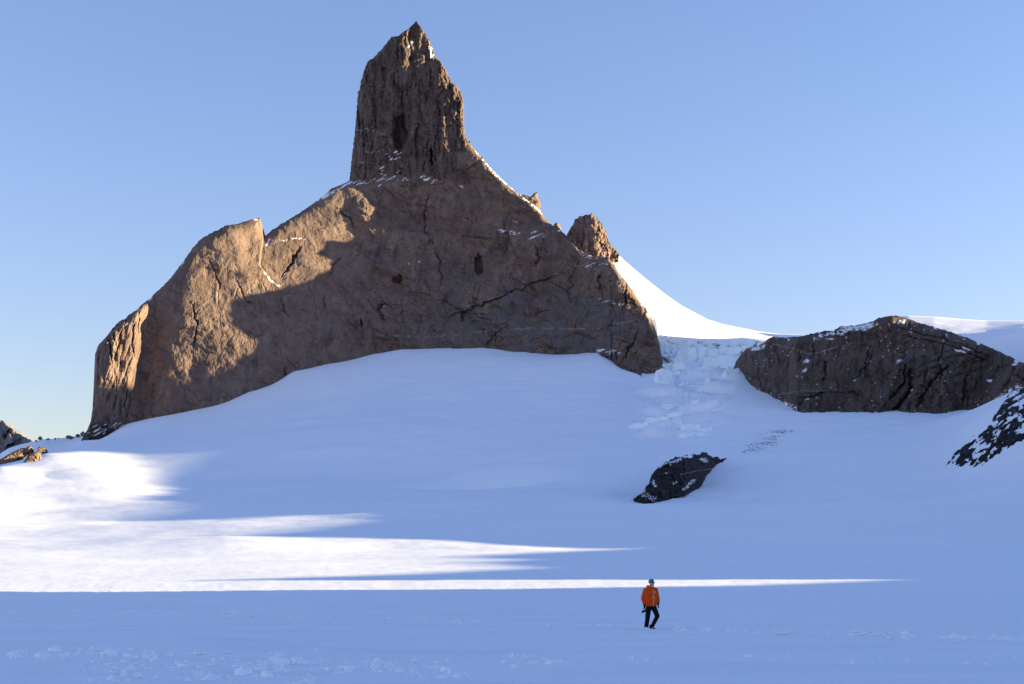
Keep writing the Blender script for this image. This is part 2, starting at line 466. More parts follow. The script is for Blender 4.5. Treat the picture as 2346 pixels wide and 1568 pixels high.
def wall_attrs(dx, dy):
    n1 = fbm(dx / 60, dy / 55, 5, 81, .6); n2 = fbm(dx / 22, dy / 22, 4, 91, .6)
    lowright = sstep(620, 720, dy + (dx - 1200) * -0.05) * sstep(850, 1080, dx) * sstep(1520, 1380, dx)
    g = sstep(-.05, .45, n1 + .75 * lowright - .35) * (0.35 + .55 * lowright)
    g = np.maximum(g, .7 * sstep(.5, .75, n2 * .6 + .9 * np.exp(-((dx - 1390) / 60) ** 2 - ((dy - 705) / 28) ** 2)))
    g = np.maximum(g, .55 * sstep(.25, .5, n2 * .5 + .6 * np.exp(-((dx - 470) / 40) ** 2 - ((dy - 880) / 30) ** 2)))
    dk = 0.5 * sstep(.35, .95, n1 * .6 + .6 * fbm((dx + .25 * dy) / 16, dy / 90, 4, 95, .6))
    dk = np.maximum(dk, .55 * sstep(.5, 1.0, fbm((dx * .9 + dy * .4) / 40, (dy * .9 - dx * .4) / 6, 4, 97, .6)))
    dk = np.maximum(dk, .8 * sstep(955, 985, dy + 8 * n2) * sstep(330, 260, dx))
    jx = dx + 7 * pn(dx / 18, dy / 18, 71) + 3.5 * pn(dx / 6, dy / 6, 72); jy = dy + 7 * pn(dx / 18 + 9, dy / 18, 73) + 3.5 * pn(dx / 6, dy / 6, 74)
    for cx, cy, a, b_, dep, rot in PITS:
        dk = np.maximum(dk, .5 * sstep(1.3, .5, ((jx - cx) / a) ** 2 + ((jy - cy) / b_) ** 2))  # shade inside the pits, painted into the rock colour
    vein = np.zeros(dx.shape)
    kx = dx + 1.5 * pn(dx / 14, dy / 14, 71); ky = dy + 1.5 * pn(dx / 14 + 9, dy / 14, 73)
    for poly, hw in VEINS:
        d, par = seg_dist(kx, ky, poly)
        vein = np.maximum(vein, sstep(hw * 1.6, hw * .4, d) * sstep(-.25, .35, pn(dx / 20, dy / 8, 99)) * .5)
    snow = np.zeros(dx.shape)
    sn = fbm((dx + dy * .3) / 24, (dy + dx * .4) / 4.6, 4, 105, .6)
    jx, jy = kx, ky
    # flecks along ledges
    for poly, hw, thr in [([(765, 432), (800, 419), (850, 416), (900, 412)], 9, .62), ([(930, 414), (970, 410), (995, 414)], 7, .6),
                          ([(1330, 585), (1370, 610)], 26, .95), ([(1285, 524), (1310, 536)], 7, .1), ([(1478, 640), (1500, 720)], 10, .8),
                          ([(1375, 690), (1395, 690)], 12, .9), ([(704, 549), (676, 546), (650, 551), (618, 549), (610, 562)], 1.6, .25), ([(606, 626), (622, 645), (640, 656)], 1.4, .0),
                          ([(215, 990), (270, 975)], 12, .55), ([(1090, 345), (1140, 404), (1240, 487)], 3.0, .35), ([(740, 452), (762, 442)], 3, -.1),
                          ([(1370, 805), (1420, 812)], 6, .45), ([(1150, 530), (1240, 540)], 14, 1.0), ([(930, 590), (970, 600)], 14, 1.0)]:
        d, _ = seg_dist(jx, jy, poly)
        snow = np.maximum(snow, sstep(thr, thr + .12, sn + .5 * (1 - d / hw)) * (d < hw * 1.3))
    return dict(grey=g, dark=dk, vein=vein, snow=snow)

def resample(poly, step):
    P = np.asarray(poly, float)
    L = np.concatenate([[0], np.cumsum(np.hypot(*np.diff(P, axis=0).T))])
    n = int(L[-1] / step) + 1
    s = np.linspace(0, L[-1], n)
    return np.interp(s, L, P[:, 0]), np.interp(s, L, P[:, 1])

def relief(name, crest, base, dfun, mat, parent=None, attr_fun=None, step=2.2, below=45, thick=160.0, jag=1.2, back_rows=10, max_rows=380, seed=0, back_drop=1.0, row_step=None, ledge=None, smooth=False):
    cdx, cdy = resample(crest, step)
    jx = jag * (fbm(cdx / 9, cdy / 9, 4, 7 + seed, .65))
    cdy = cdy + jx
    bdy = np.maximum(interp(cdx, base), cdy - 1) + below
    nr = int(min(max_rows, (bdy - cdy).max() / (row_step or step))) + 2
    v = np.linspace(0, 1, nr)[:, None]
    dy = bdy[None] + (cdy - bdy)[None] * v
    dx = np.repeat(cdx[None], nr, 0)
    kx, ky = resample(crest, step * 4)
    dc, _ = seg_dist(dx.ravel(), dy.ravel(), np.stack([kx, ky], -1))
    dc = dc.reshape(dx.shape)
    D = dfun(dx, dy, dc)
    V = [to_world(dx, dy, D)]
    at = attr_fun(dx, dy) if attr_fun else dict(grey=np.zeros(dx.shape), dark=np.zeros(dx.shape), vein=np.zeros(dx.shape), snow=np.zeros(dx.shape))
    if ledge:                                   # snow caught on real ledges of the relief
        g = np.gradient(D, axis=0) / np.maximum(-np.gradient(dy, axis=0), .05)
        for _ in range(2):
            g = (g + np.roll(g, 1, 1) + np.roll(g, -1, 1) + np.roll(g, 2, 1) + np.roll(g, -2, 1)) / 5; g = (2 * g + np.roll(g, 1, 0) + np.roll(g, -1, 0)) / 4
        gate = fbm(dx / 30, dy / 22, 4, 131 + seed, .6)
        at['snow'] = np.maximum(at['snow'], sstep(ledge[0], ledge[0] * 1.25, g + ledge[1] * gate) * sstep(ledge[2], ledge[2] + .15, gate))
    top = V[0][-1]
    zb = V[0][0][:, 2]
    back = []
    for k in range(1, back_rows + 1):
        w = k / back_rows
        p = top.copy()
        p[:, 1] += thick * (w ** 0.8) * (1 + .25 * fbm(cdx / 60, np.full_like(cdx, k * .7), 3, 15 + seed))
        p[:, 2] -= (top[:, 2] - zb) * back_drop * (w ** 1.4) * (1 + .12 * fbm(cdx / 40, np.full_like(cdx, k * .9), 3, 16 + seed))
        back.append(p)
    V.append(np.stack(back))
    Vv = np.concatenate(V, 0)
    nrt, nc = Vv.shape[:2]
    ats = {k: np.concatenate([a, np.repeat(a[-1:], back_rows, 0) * (0 if k == 'snow' else 1)], 0) for k, a in at.items()}
    return link_mesh(name, Vv.reshape(-1, 3), grid_faces(nrt, nc), mat, parent, smooth, ats)

# ------------------------------------------------------------------ snow terrain
def wd(dx, dy):
    return float(wall_depth0(np.array([float(dx)]), np.array([float(dy)]))[0])

SHADOW = [  # edge of the sunlight on the snow, far to near: column, row, distance
    (190, 1010, 1900), (330, 1045, 1700), (375, 1078, 1550), (405, 1105, 1430), (435, 1138, 1290), (350, 1157, 1200), (270, 1190, 1066),
    (500, 1186, 1060), (810, 1175, 1050), (740, 1200, 950), (600, 1222, 850), (505, 1228, 812), (700, 1236, 800), (880, 1241, 788),
    (1480, 1251, 740), (1150, 1268, 670), (1055, 1274, 645), (1180, 1283, 610), (1060, 1290, 580), (1200, 1301, 540), (900, 1315, 480),
    (450, 1331, 425), (900, 1330.5, 420), (1480, 1329.6, 410), (2030, 1329, 396), (1480, 1345, 245), (700, 1352, 191), (0, 1357, 165.5)]
CTRL = list(SHADOW)
for c in (-500, 100, 700, 1300, 1900, 2900):
    for D in (14, 30, 60, 110):
        CTRL.append((c, HY + CAM_H * F / D, D))
CTRL += [(0, 1330.5, 430), (-500, 1330.5, 430), (2346, 1329, 396), (2900, 1329, 396), (-500, 1357, 165.5), (1480, 1345, 245), (2346, 1345, 245), (2900, 1345, 245),
         (-500, 1245, 760), (0, 1245, 770), (-500, 1185, 1060), (0, 1190, 1050), (-500, 1110, 1480), (-500, 1140, 1900), (-500, 1160, 2600),
         (0, 1120, 1320), (0, 1066, 1520), (0, 1082, 1800), (0, 1090, 2400), (100, 1150, 1220), (100, 1090, 1460), (100, 1040, 1680), (100, 1058, 1950), (100, 1075, 2500),
         (190, 1025, 2200), (190, 1050, 2700), (250, 1100, 1400), (250, 1050, 1650), (255, 1006, 1960), (290, 975, wd(290, 975) - 4), (245, 1003, wd(245, 1002) - 4),
         (2346, 1300, 545), (2346, 1250, 690), (2346, 1200, 840), (2346, 1130, 990), (2346, 1070, 1090), (2346, 1000, 1190), (2346, 930, 1300), (2346, 906, 1430), (2346, 894, 1560), (2346, 884, 1720), (2346, 876, 1900),
         (2200, 1080, 1180), (2200, 1000, 1400), (2200, 950, 1700), (2900, 1250, 690), (2900, 1130, 900), (2900, 1040, 1100), (2900, 960, 1400), (2900, 900, 2000), (2900, 900, 2600),
         (2000, 1300, 545), (2000, 1250, 710), (2000, 1200, 870), (2000, 1120, 1120), (2000, 1060, 1350), (2000, 1000, 1600), (2000, 955, 1830),
         (1830, 950, 1860), (1900, 948, 1860), (2050, 950, 1860), (2150, 951, 1860), (2250, 934, 1860), (1720, 885, 2080), (1780, 918, 1960), (1690, 842, 2200),
         (1560, 1300, 545), (1560, 1200, 910), (1560, 1150, 1100), (1560, 1100, 1290), (1560, 1050, 1470), (1560, 1000, 1680), (1560, 930, 1990), (1560, 862, 2300), (1650, 862, 2280), (1760, 1000, 1650),
         (1200, 1200, 935), (1200, 1150, 1130), (1200, 1100, 1330), (1200, 1050, 1530), (1200, 1000, 1730), (1200, 950, 1920), (1200, 900, 2100), (1200, 850, 2270),
         (950, 1130, 1230), (950, 1060, 1480), (950, 1000, 1720), (950, 900, 2100), (950, 850, 2280),
         (700, 1130, 1240), (700, 1080, 1450), (700, 1000, 1780), (700, 920, 2120), (550, 1050, 1640), (550, 1000, 1850), (550, 950, 2090), (420, 1000, 1900)]
for c in (340, 400, 460, 510, 570, 620, 670, 740, 850, 920, 1000, 1100, 1200, 1300, 1370, 1440, 1480):
    b_ = float(interp(c, BASE)); d_ = wd(c, b_) - (24 if c > 1400 else 0)
    CTRL.append((c, b_, d_)); CTRL.append((c, b_ - 2, d_ + 120)); CTRL.append((c, b_, d_ + 400))
for c in (1560, 1650): CTRL += [(c, 845, 2420), (c, 842, 2600), (c, 845, 3000)]
CT = np.array(CTRL, float)
def tkey(u, D): return np.stack([u * 2.6, np.log(D) * 0.9], -1)
_K = tkey((CT[:, 0] - CX) / F, CT[:, 2])
_val = CT[:, 1] - (HY + CAM_H * F / CT[:, 2])         # rise above the flat plain, in rows
def _phi(r): return np.where(r > 1e-9, r * r * np.log(r + 1e-12), 0) * 0.35 - r * 0.25
_n = len(_K)
_d = np.hypot(_K[:, None, 0] - _K[None, :, 0], _K[:, None, 1] - _K[None, :, 1])
_A = np.zeros((_n + 3, _n + 3)); _A[:_n, :_n] = _phi(_d) + np.eye(_n) * -2e-4
_A[:_n, _n] = 1; _A[:_n, _n + 1:] = _K; _A[_n, :_n] = 1; _A[_n + 1:, :_n] = _K.T
_w = np.linalg.solve(_A, np.concatenate([_val, np.zeros(3)]))

def rows_at(u, D):
    """row at which the snow surface lies, for a bearing u and distance D"""
    u = np.clip(u, -0.53, 0.54); Dc = np.clip(D, 14, 3000)
    K = tkey(u, Dc).reshape(-1, 2)
    out = np.empty(len(K))
    for i in range(0, len(K), 20000):
        k = K[i:i + 20000]
        d = np.hypot(k[:, None, 0] - _K[None, :, 0], k[:, None, 1] - _K[None, :, 1])
        out[i:i + 20000] = _phi(d) @ _w[:_n] + _w[_n] + k @ _w[_n + 1:]
    return out.reshape(np.shape(u)) + HY + CAM_H * F / Dc

def terrain_z(x, y, detail=True):
    x = np.asarray(x, float); y = np.asarray(y, float)
    Dc = np.clip(y, 14, 3000)
    u = x / np.maximum(y, 14)
    z = CAM_H + (HY - rows_at(u, Dc)) / F * Dc
    z = np.where(y < 70, z * sstep(60, 160, y), z)
    z = np.where(y < 165, z * sstep(60, 165, y), z)
    if detail:
        far = sstep(250, 900, y)
        z = z + far * (2.4 * fbm(x / 260, y / 200, 3, 111) + 0.32 * fbm(x / 55, y / 34, 4, 113) + .2 * sheets(x / 120, y / 60, 5, 115, 3, .3))
        # hollow and swell in the snow bowl
        def blob(dx, D, rx, ry, h):
            return h * np.exp(-((x - (dx - CX) / F * D) / rx) ** 2 - ((y - D) / ry) ** 2)
        z = z + blob(930, 1500, 190, 120, -20) + blob(1140, 1400, 55, 38, 13) + blob(1130, 1310, 60, 30, -11) + blob(1010, 1330, 70, 26, -6) + blob(1260, 1360, 40, 50, 6) + blob(760, 1650, 60, 30, 5) + blob(700, 1900, 40, 26, 5) + blob(1480, 1250, 70, 30, -6) + blob(700, 1780, 180, 70, 5) + blob(1330, 1500, 90, 160, 8) + blob(1880, 1400, 120, 90, 10) + blob(1950, 1150, 150, 70, -9)
        # icefall: steps, crevasses and tilted slabs below the ice cliff
        uu = CX + F * x / np.maximum(y, 14)
        mk = sstep(1440, 1500, uu) * sstep(1690, 1630, uu) * sstep(1640, 1760, y) * sstep(2420, 2330, y)
        if mk.max() > 0:
            jy_ = y + 22 * pn(x / 60, y / 60, 401)
            z = z + mk * (16 * (sheets(x / 150, jy_ / 110, 7, 403, 3, .25)) + 6.0 * facets(x / 42, jy_ / 30, 405, 1.0, 1.0) * sstep(-.1, .35, fbm(x / 90, y / 90, 2, 407)))
        uw = CX + F * x / np.maximum(y, 14)
        z = z + far * sstep(650, 950, uw) * sstep(700, 1000, y) * (.7 * fbm((x + .5 * y) / 48, (y - .4 * x) / 22, 4, 117, .55) + .9 * sheets((x + .6 * y) / 95, (y - .5 * x) / 34, 5, 119, 3, .25))
        # wind crust
        nearf = sstep(14, 24, y) * (1 - sstep(120, 420, y))
        xr = x + .3 * y; yr = y - .3 * x
        z = z + nearf * (0.06 * fbm(xr / 6.5, yr / 1.9, 4, 121) + 0.03 * ridged(xr / 2.6, yr / 0.9, 3, 125) + 0.05 * fbm(x / 22, y / 14, 2, 129))
        z = z + sstep(150, 400, y) * (1 - .7 * far) * (0.10 * fbm(xr / 14, yr / 6, 4, 131))
    return z

def ray_D(dx, dy, lo=15.0, hi=2900.0):
    Ds = np.geomspace(lo, hi, 900)
    r = rows_at(np.full(900, (dx - CX) / F), Ds)
    k = np.argmax(r <= dy) if (r <= dy).any() else int(np.argmin(r))
    return float(Ds[k])

rows_near = CAM_H * F / np.arange(310, 15, -1.6)             # rows of equal height in view
D_rows = np.concatenate([[-5000, -2000, -700, -250, -90, -30, -5, 8, 15], rows_near, np.arange(rows_near[-1] + 5, 1150, 5.0), np.arange(1150, 2650, 7.0), [2700, 2900, 3300, 4200, 6000, 9000]])
u_in = np.linspace(-0.40, 0.40, 900)
u_out = np.array([.43, .47, .52, .6, .72, .9, 1.2, 1.7, 2.5, 4, 6.5, 10])
u_cols = np.concatenate([-u_out[::-1], u_in, u_out])
wrow = np.where(D_rows > 20, D_rows + 10, 30 + 0.8 * np.abs(D_rows - 20))
gx = u_cols[None] * wrow[:, None]; gy = np.repeat(D_rows[:, None], len(u_cols), 1)
gz = terrain_z(gx, gy)
gz = np.where(gy > 2900, gz - (gy - 2900) * 0.12, gz)
# trodden tracks across the near plain
ground = link_mesh('ground', np.stack([gx, gy, gz], -1).reshape(-1, 3), grid_faces(*gx.shape), M_SNOW)
tag(ground, 'wide wind-packed snowfield rising to the foot of the rock walls', kind='structure')

# ------------------------------------------------------------------ range out of frame to the right: it throws the shadows
def sun_coords(p):
    return p[0] * CA + p[1] * SA, -p[0] * SA + p[1] * CA
def s_ridge(t): return 260 + 0.62 * max(t, 0)
HT = [(t, h + s_ridge(t) * TAN_EL) for t, h in ((1850, 250), (1940, 276), (2000, 310), (2100, 350), (2200, 362), (2288, 366), (2357, 364), (2407, 392), (2450, 402))]
for dx, dy, D in SHADOW[1:]:
    p = to_world(np.array(float(dx)), np.array(float(dy)), D)
    s, t = sun_coords(p); HT.append((t, p[2] + (s_ridge(t) - s) * TAN_EL))
HT.sort()
t0, h0 = HT[0]
t1, h1 = HT[-1]
HT = [(-900, h0 + 60), (-300, h0 + 75), (-100, h0 + 45), (60, h0 + 35), (t0 - 30, h0 + 14)] + HT + [(t1 + 25, h1 - 60), (t1 + 80, h1 - 300), (t1 + 300, h1 - 560)]
HT = np.array(HT)
tt = np.unique(np.concatenate([np.arange(-900, HT[-1, 0], 9.0), HT[:, 0]]))
hh = np.maximum(np.interp(tt, HT[:, 0], HT[:, 1]), 12.0)
ss = np.array([s_ridge(t) for t in tt])
prof = [(-1.1, -0.06), (-.75, .18), (-.45, .46), (-.2, .76), (-.07, .93), (0, 1), (.09, .92), (.25, .74), (.55, .44), (.9, .16), (1.3, -.06)]
RV = []
for a, b_ in prof:
    nz = fbm(tt / 60, np.full_like(tt, a * 3), 4, 141) * (1 - b_) * .25 * hh * (abs(a) > 0.01)
    s_ = ss + a * hh * 0.95 + nz * .6
    RV.append(np.stack([s_ * CA - tt * SA, s_ * SA + tt * CA, hh * b_ + nz * .3 * (b_ < .9)], -1))
hills = link_mesh('hills', np.stack(RV).reshape(-1, 3), grid_faces(len(prof), len(tt)), M_SNOW)
tag(hills, 'snowy range beyond the right edge that shades the snow plain', kind='structure')

# ------------------------------------------------------------------ main mountain
mountain = empty('mountain', (-150, 2400, 380))
tag(mountain, 'tall brown rock mountain with a square tower summit and sunlit left flank', 'mountain')
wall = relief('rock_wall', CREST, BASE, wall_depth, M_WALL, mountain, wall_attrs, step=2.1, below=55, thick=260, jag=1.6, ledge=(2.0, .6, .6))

# summit tower: closed loft
TL = [(430, 797), (415, 800), (390, 803), (360, 806), (320, 811), (280, 815), (240, 818), (212, 820), (205, 824), (190, 826), (170, 832), (150, 838),
      (142, 842), (132, 856), (120, 868), (112, 875), (100, 885), (90, 893), (84, 897), (84, 912), (74, 922), (68, 934), (60, 942), (54, 949), (49, 952)]
TR = [(430, 1082), (400, 1082), (360, 1080), (330, 1074), (310, 1066), (300, 1063), (265, 1062), (230, 1061), (212, 1056), (200, 1050), (190, 1036), (172, 1026),
      (160, 1023), (150, 1014), (142, 1012), (135, 1001), (126, 996), (112, 992), (100, 986), (92, 984), (78, 975), (66, 967), (60, 962), (54, 957), (49, 955)]
def tower():
    rows = np.arange(445, 48.5, -2.0)
    nf, nb = 128, 36
    q = np.sin(np.linspace(-1, 1, nf) * np.pi / 2 * .96); q /= q.max(); q = np.sign(q) * np.abs(q) ** 1.15
    xl = np.interp(-rows, [-a for a, b in TL], [b for a, b in TL]); xr = np.interp(-rows, [-a for a, b in TR], [b for a, b in TR])
    jl = 1.6 * fbm(rows / 9, rows * 0 + 3, 4, 151, .7); jr = 2.2 * fbm(rows / 8, rows * 0 + 8, 4, 155, .7)
    sc = sstep(50, 66, rows)
    xl = xl + jl * sc; xr = xr + jr * sc
    c = (xl + xr)[:, None] / 2; hw = (xr - xl)[:, None] / 2
    dx = c + hw * q[None]; dy = np.repeat(rows[:, None], nf, 1)
    hw_m = hw * 0.78
    n = np.where(q < 0, 5.0, 15.0)[None]
    edge = (1 - (1 - np.abs(q[None]) ** n) ** (1 / n))
    top = sstep(210, 60, rows)[:, None]
    front = 2644 + (412 - dy) * 0.14 - 0.12 * (dx - 930) * .78 + 30 * top
    D = front + edge * np.minimum(hw_m * .75, 70)
    jx = dx + 5 * pn(dx / 22, dy / 40, 161) + 3 * pn(dx / 7, dy / 11, 162); jy = dy + 8 * pn(dx / 18, dy / 20, 163) + 3 * pn(dx / 6, dy / 7, 164)
    # flutes, cracks, blocks
    rough = np.interp(dy, [50, 180, 300, 430], [1.5, 1.2, 1.0, .7])
    D = D + rough * (8.0 * ridged(jx / 40, jy / 240, 4, 171, .5) - 5)
    D = D + rough * 4.2 * facets(jx / 20, jy / 70, 173, 1.0, 1.2)
    D = D + rough * 1.3 * facets(jx / 9, jy / 22, 175, 1.1, 1.1)
    D = D + 14 * sheets(jx / 60, jy / 170, 8, 177, 4, .12)
    D = D + 1.5 * fbm(dx / 8, dy / 12, 3, 179, .6) * rough
    for cx, cy, a, b_, dep in [(915, 305, 17, 42, 26), (930, 250, 13, 50, 12), (988, 360, 5, 20, 12), (880, 170, 7, 20, 7), (905, 215, 5, 34, 8), (826, 250, 5, 40, 8),
                               (1040, 240, 6, 40, -6), (962, 215, 12, 26, -6), (875, 330, 22, 40, -5), (1012, 300, 16, 46, -5)]:
        D = D + dep * sstep(1.25, .45, ((jx - cx) / a) ** 2 + ((jy - cy) / b_) ** 2)
    for poly, hwid, dep in [([(815, 285), (870, 282), (960, 290), (1060, 285)], 1.6, 3.5), ([(870, 240), (940, 258), (1060, 268)], 1.4, 2.5), ([(905, 330), (912, 230), (925, 190)], 2.5, 6),
                            ([(845, 340), (850, 250), (848, 190)], 2, 4.5), ([(1000, 330), (1004, 250), (996, 200)], 2, 4.5), ([(962, 190), (955, 250), (962, 320)], 2, 4)]:
        d, par = seg_dist(jx, jy, poly)
        D = D + dep * np.clip(1 - d / (hwid * 1.5), 0, 1)
    joints(D, dx, dy, 40, (815, 120, 1060, 390), 8, (0.0, .10), (25, 120), (2.5, 7.0), 1.4)
    joints(D, dx, dy, 14, (815, 180, 1060, 400), 9, (1.5, .12), (30, 90), (2.0, 4.0), 1.1)
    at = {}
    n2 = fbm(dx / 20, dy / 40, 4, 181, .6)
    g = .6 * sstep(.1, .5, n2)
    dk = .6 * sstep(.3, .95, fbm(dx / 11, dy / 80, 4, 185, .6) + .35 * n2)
    dk = np.maximum(dk, .6 * sstep(1.5, .4, ((jx - 916) / 18) ** 2 + ((jy - 305) / 44) ** 2))  # cave and slot below: recess shade painted as darker rock
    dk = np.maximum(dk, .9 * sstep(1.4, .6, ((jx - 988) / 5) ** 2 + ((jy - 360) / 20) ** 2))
    vein = np.zeros(dx.shape)
    for poly in ([(815, 295), (850, 300), (880, 306)], [(825, 340), (850, 352), (870, 352)], [(820, 372), (850, 376), (880, 378)]):
        d, _ = seg_dist(jx, jy, poly); vein = np.maximum(vein, .6 * sstep(1.6, .4, d))
    sn = fbm((dx + .3 * dy) / 20, (dy + .45 * dx) / 4.4, 4, 191, .6)
    snow = np.zeros(dx.shape)
    for poly, w_, thr in [([(875, 378), (910, 350)], 12, .85), ([(880, 395), (930, 385)], 9, .85), ([(935, 105), (945, 102)], 4, .3), ([(982, 108), (990, 130)], 5, .2), ([(955, 130), (960, 150)], 14, 1.1)]:
        d, _ = seg_dist(jx, jy, poly); snow = np.maximum(snow, sstep(thr, thr + .12, sn + .5 * (1 - d / w_)) * (d < w_ * 1.3))
    V1 = to_world(dx, dy, D)
    ang = np.linspace(0, np.pi, nb + 2)[1:-1]
    A0 = V1[:, -1]; B0 = V1[:, 0]
    mid = (A0 + B0) / 2; half = (A0 - B0) / 2
    dep = (np.minimum(hw_m[:, 0] * 1.7, 150))[:, None]
    V2 = mid[:, None] + half[:, None] * np.cos(ang)[None, :, None]
    V2 = V2 + np.array([0, 1, 0])[None, None] * (dep * np.sin(ang)[None] ** .8 * (1 + .15 * fbm(ang[None] * 3 + 0 * dep, rows[:, None] / 30 + 0 * ang[None], 3, 195)))[..., None]
    V = np.concatenate([V1, V2], 1)
    ex = lambda a: np.concatenate([a, np.zeros((len(rows), nb))], 1)
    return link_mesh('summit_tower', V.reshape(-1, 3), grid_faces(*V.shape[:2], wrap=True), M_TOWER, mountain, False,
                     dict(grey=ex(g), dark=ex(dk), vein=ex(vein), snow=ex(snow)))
tw = tower()

# pinnacles on the right-hand ridge
def pin_depth(D0, xe, left, right, seed, rough=1.0, lean=.3, cy=560, rim=12):
    def f(dx, dy, dc):
        D = D0 + np.where(dx < xe, (dx - xe) * left, (dx - xe) * right) * .78 + lean * (cy - dy)
        q = np.clip(1 - dc / 9, 0, 1)
        D = D + rim * (1 - np.sqrt(1 - np.minimum(q, .999) ** 2))
        D = D + rough * (2.4 * facets(dx / 13, dy / 20, seed, 1.1, 1.0) + 1.2 * facets(dx / 6, dy / 8, seed + 2, 1.0, 1.0) + 1.0 * fbm(dx / 7, dy / 10, 4, seed + 4) + 3 * ridged(dx / 30, dy / 70, 2, seed + 6))
        return D
    return f
pin = relief('pinnacle', [(1272, 552), (1284, 538), (1297, 540), (1304, 529), (1312, 516), (1318, 503), (1328, 496), (1345, 493), (1357, 491), (1368, 500), (1380, 516), (1390, 534), (1394, 552), (1400, 562), (1408, 568), (1418, 582)],
             [(1272, 560), (1340, 590), (1380, 592), (1418, 588)], pin_depth(2552, 1366, -.15, .8, 201, 1.8, rim=5), M_WALL, mountain, None, step=1.4, below=14, thick=70, jag=2.6)
pin2 = relief('pinnacle', [(1190, 470), (1194, 449), (1200, 446), (1214, 452), (1222, 444), (1230, 440), (1233, 452), (1238, 462), (1239, 482), (1241, 498)],
              [(1190, 480), (1241, 500)], pin_depth(2680, 1205, .1, .5, 211, .7, cy=460), M_WALL, mountain, None, step=1.4, below=14, thick=40, jag=1.0)
pin3 = relief('pinnacle', [(1267, 522), (1270, 513), (1277, 510), (1284, 516), (1286, 526)], [(1267, 528), (1286, 530)], pin_depth(2600, 1272, .1, .6, 215, .5, cy=520), M_WALL, mountain, None, step=1.4, below=12, thick=25, jag=.8)

# ------------------------------------------------------------------ snow saddle, back snow dome, ice cliff
def sheet(name, top, bot, Dt, Db, mat, step=4, bulge=0.0, amp=1.5, sc=60, nr=40, seed=0, kind='structure', label=None, power=1.0, extra=80):
    tx, ty = resample(top, step)
    by = interp(tx, bot)
    v = np.linspace(0, 1, nr)[:, None]
    dx = np.repeat(tx[None], nr, 0); dy = by + (ty - by)[None] * v
    D = interp(tx, Db)[None] + (interp(tx, Dt) - interp(tx, Db))[None] * v ** power
    V = to_world(dx, dy, D)
    V[..., 2] += amp * fbm(V[..., 0] / sc, V[..., 1] / sc, 4, seed + 221) * (1 - v ** 4)
    back = V[-1:].copy(); back[..., 1] += extra; back[..., 2] -= extra * .15
    back2 = V[-1:].copy(); back2[..., 1] += extra * 4; back2[..., 2] -= extra * 2.2
    V = np.concatenate([V, back, back2], 0)
    o = link_mesh(name, V.reshape(-1, 3), grid_faces(*V.shape[:2]), mat)
    tag(o, label, kind=kind)
    return o
sheet('snow_saddle', [(1384, 578), (1396, 575), (1420, 588), (1450, 615), (1480, 640), (1520, 672), (1560, 700), (1620, 732), (1660, 744), (1700, 752), (1740, 760), (1780, 765), (1840, 768), (1900, 772)],
      [(1384, 720), (1480, 790), (1505, 768), (1530, 780), (1600, 786), (1700, 788), (1760, 784), (1800, 784), (1900, 790)],
      [(1340, 2560), (1450, 2640), (1560, 2760), (1700, 2900), (1900, 2950)], [(1340, 2520), (1480, 2500), (1560, 2500), (1700, 2490), (1900, 2500)], M_SNOW, amp=1.2, seed=1,
      label='sunlit white snow saddle right of the rock wall')
sheet('snow_dome', [(1960, 745), (2040, 728), (2080, 724), (2140, 726), (2200, 731), (2260, 735), (2346, 735), (2450, 734), (2600, 735)],
      [(1960, 800), (2100, 800), (2230, 790), (2270, 786), (2346, 770), (2450, 760), (2600, 760)], [(1960, 2900), (2600, 2700)], [(1960, 2400), (2270, 2350), (2600, 2350)], M_SNOW, amp=1.3, sc=90, seed=2,
      label='sunlit snow dome behind the dark rock massif')
sheet('snow_shoulder', [(2225, 800), (2262, 785), (2290, 775), (2320, 762), (2346, 752), (2420, 730), (2600, 700)],
      [(2225, 830), (2300, 850), (2346, 860), (2600, 900)], [(2225, 2250), (2600, 2100)], [(2225, 2060), (2346, 1900), (2600, 1800)], M_SNOW, amp=3, sc=50, seed=3,
      label='shaded blue snow shoulder at the right edge behind the massif')

def ice_depth(dx, dy, dc):
    D = np.interp(dy, [760, 778, 800, 830, 870, 900], [2505, 2494, 2470, 2420, 2330, 2250])
    j = 6 * pn(dx / 30, dy / 14, 231)
    D = D + 17 * facets(dx / 34, (dy + j) / 17, 233, .8, 1.2) * sstep(772, 792, dy)
    D = D + 8 * facets(dx / 14, (dy + j) / 9, 235, .8, 1.0) * sstep(778, 800, dy)
    D = D + 1.6 * fbm(dx / 14, dy / 8, 4, 237)
    D = D + 6 * np.sin((dy + j * 1.5) / 11.0) * sstep(785, 805, dy)
    return D
ice = relief('ice_cliff', [(1470, 800), (1490, 775), (1508, 766), (1530, 770), (1560, 773), (1600, 776), (1660, 777), (1700, 774), (1730, 778), (1745, 784)],
             [(1470, 850), (1520, 850), (1560, 862), (1640, 862), (1690, 850), (1745, 830)], ice_depth, M_ICE, None, None, step=2.2, below=25, thick=60, jag=.6)
tag(ice, 'pale blue broken ice cliff between the rock wall and the massif', 'ice cliff')

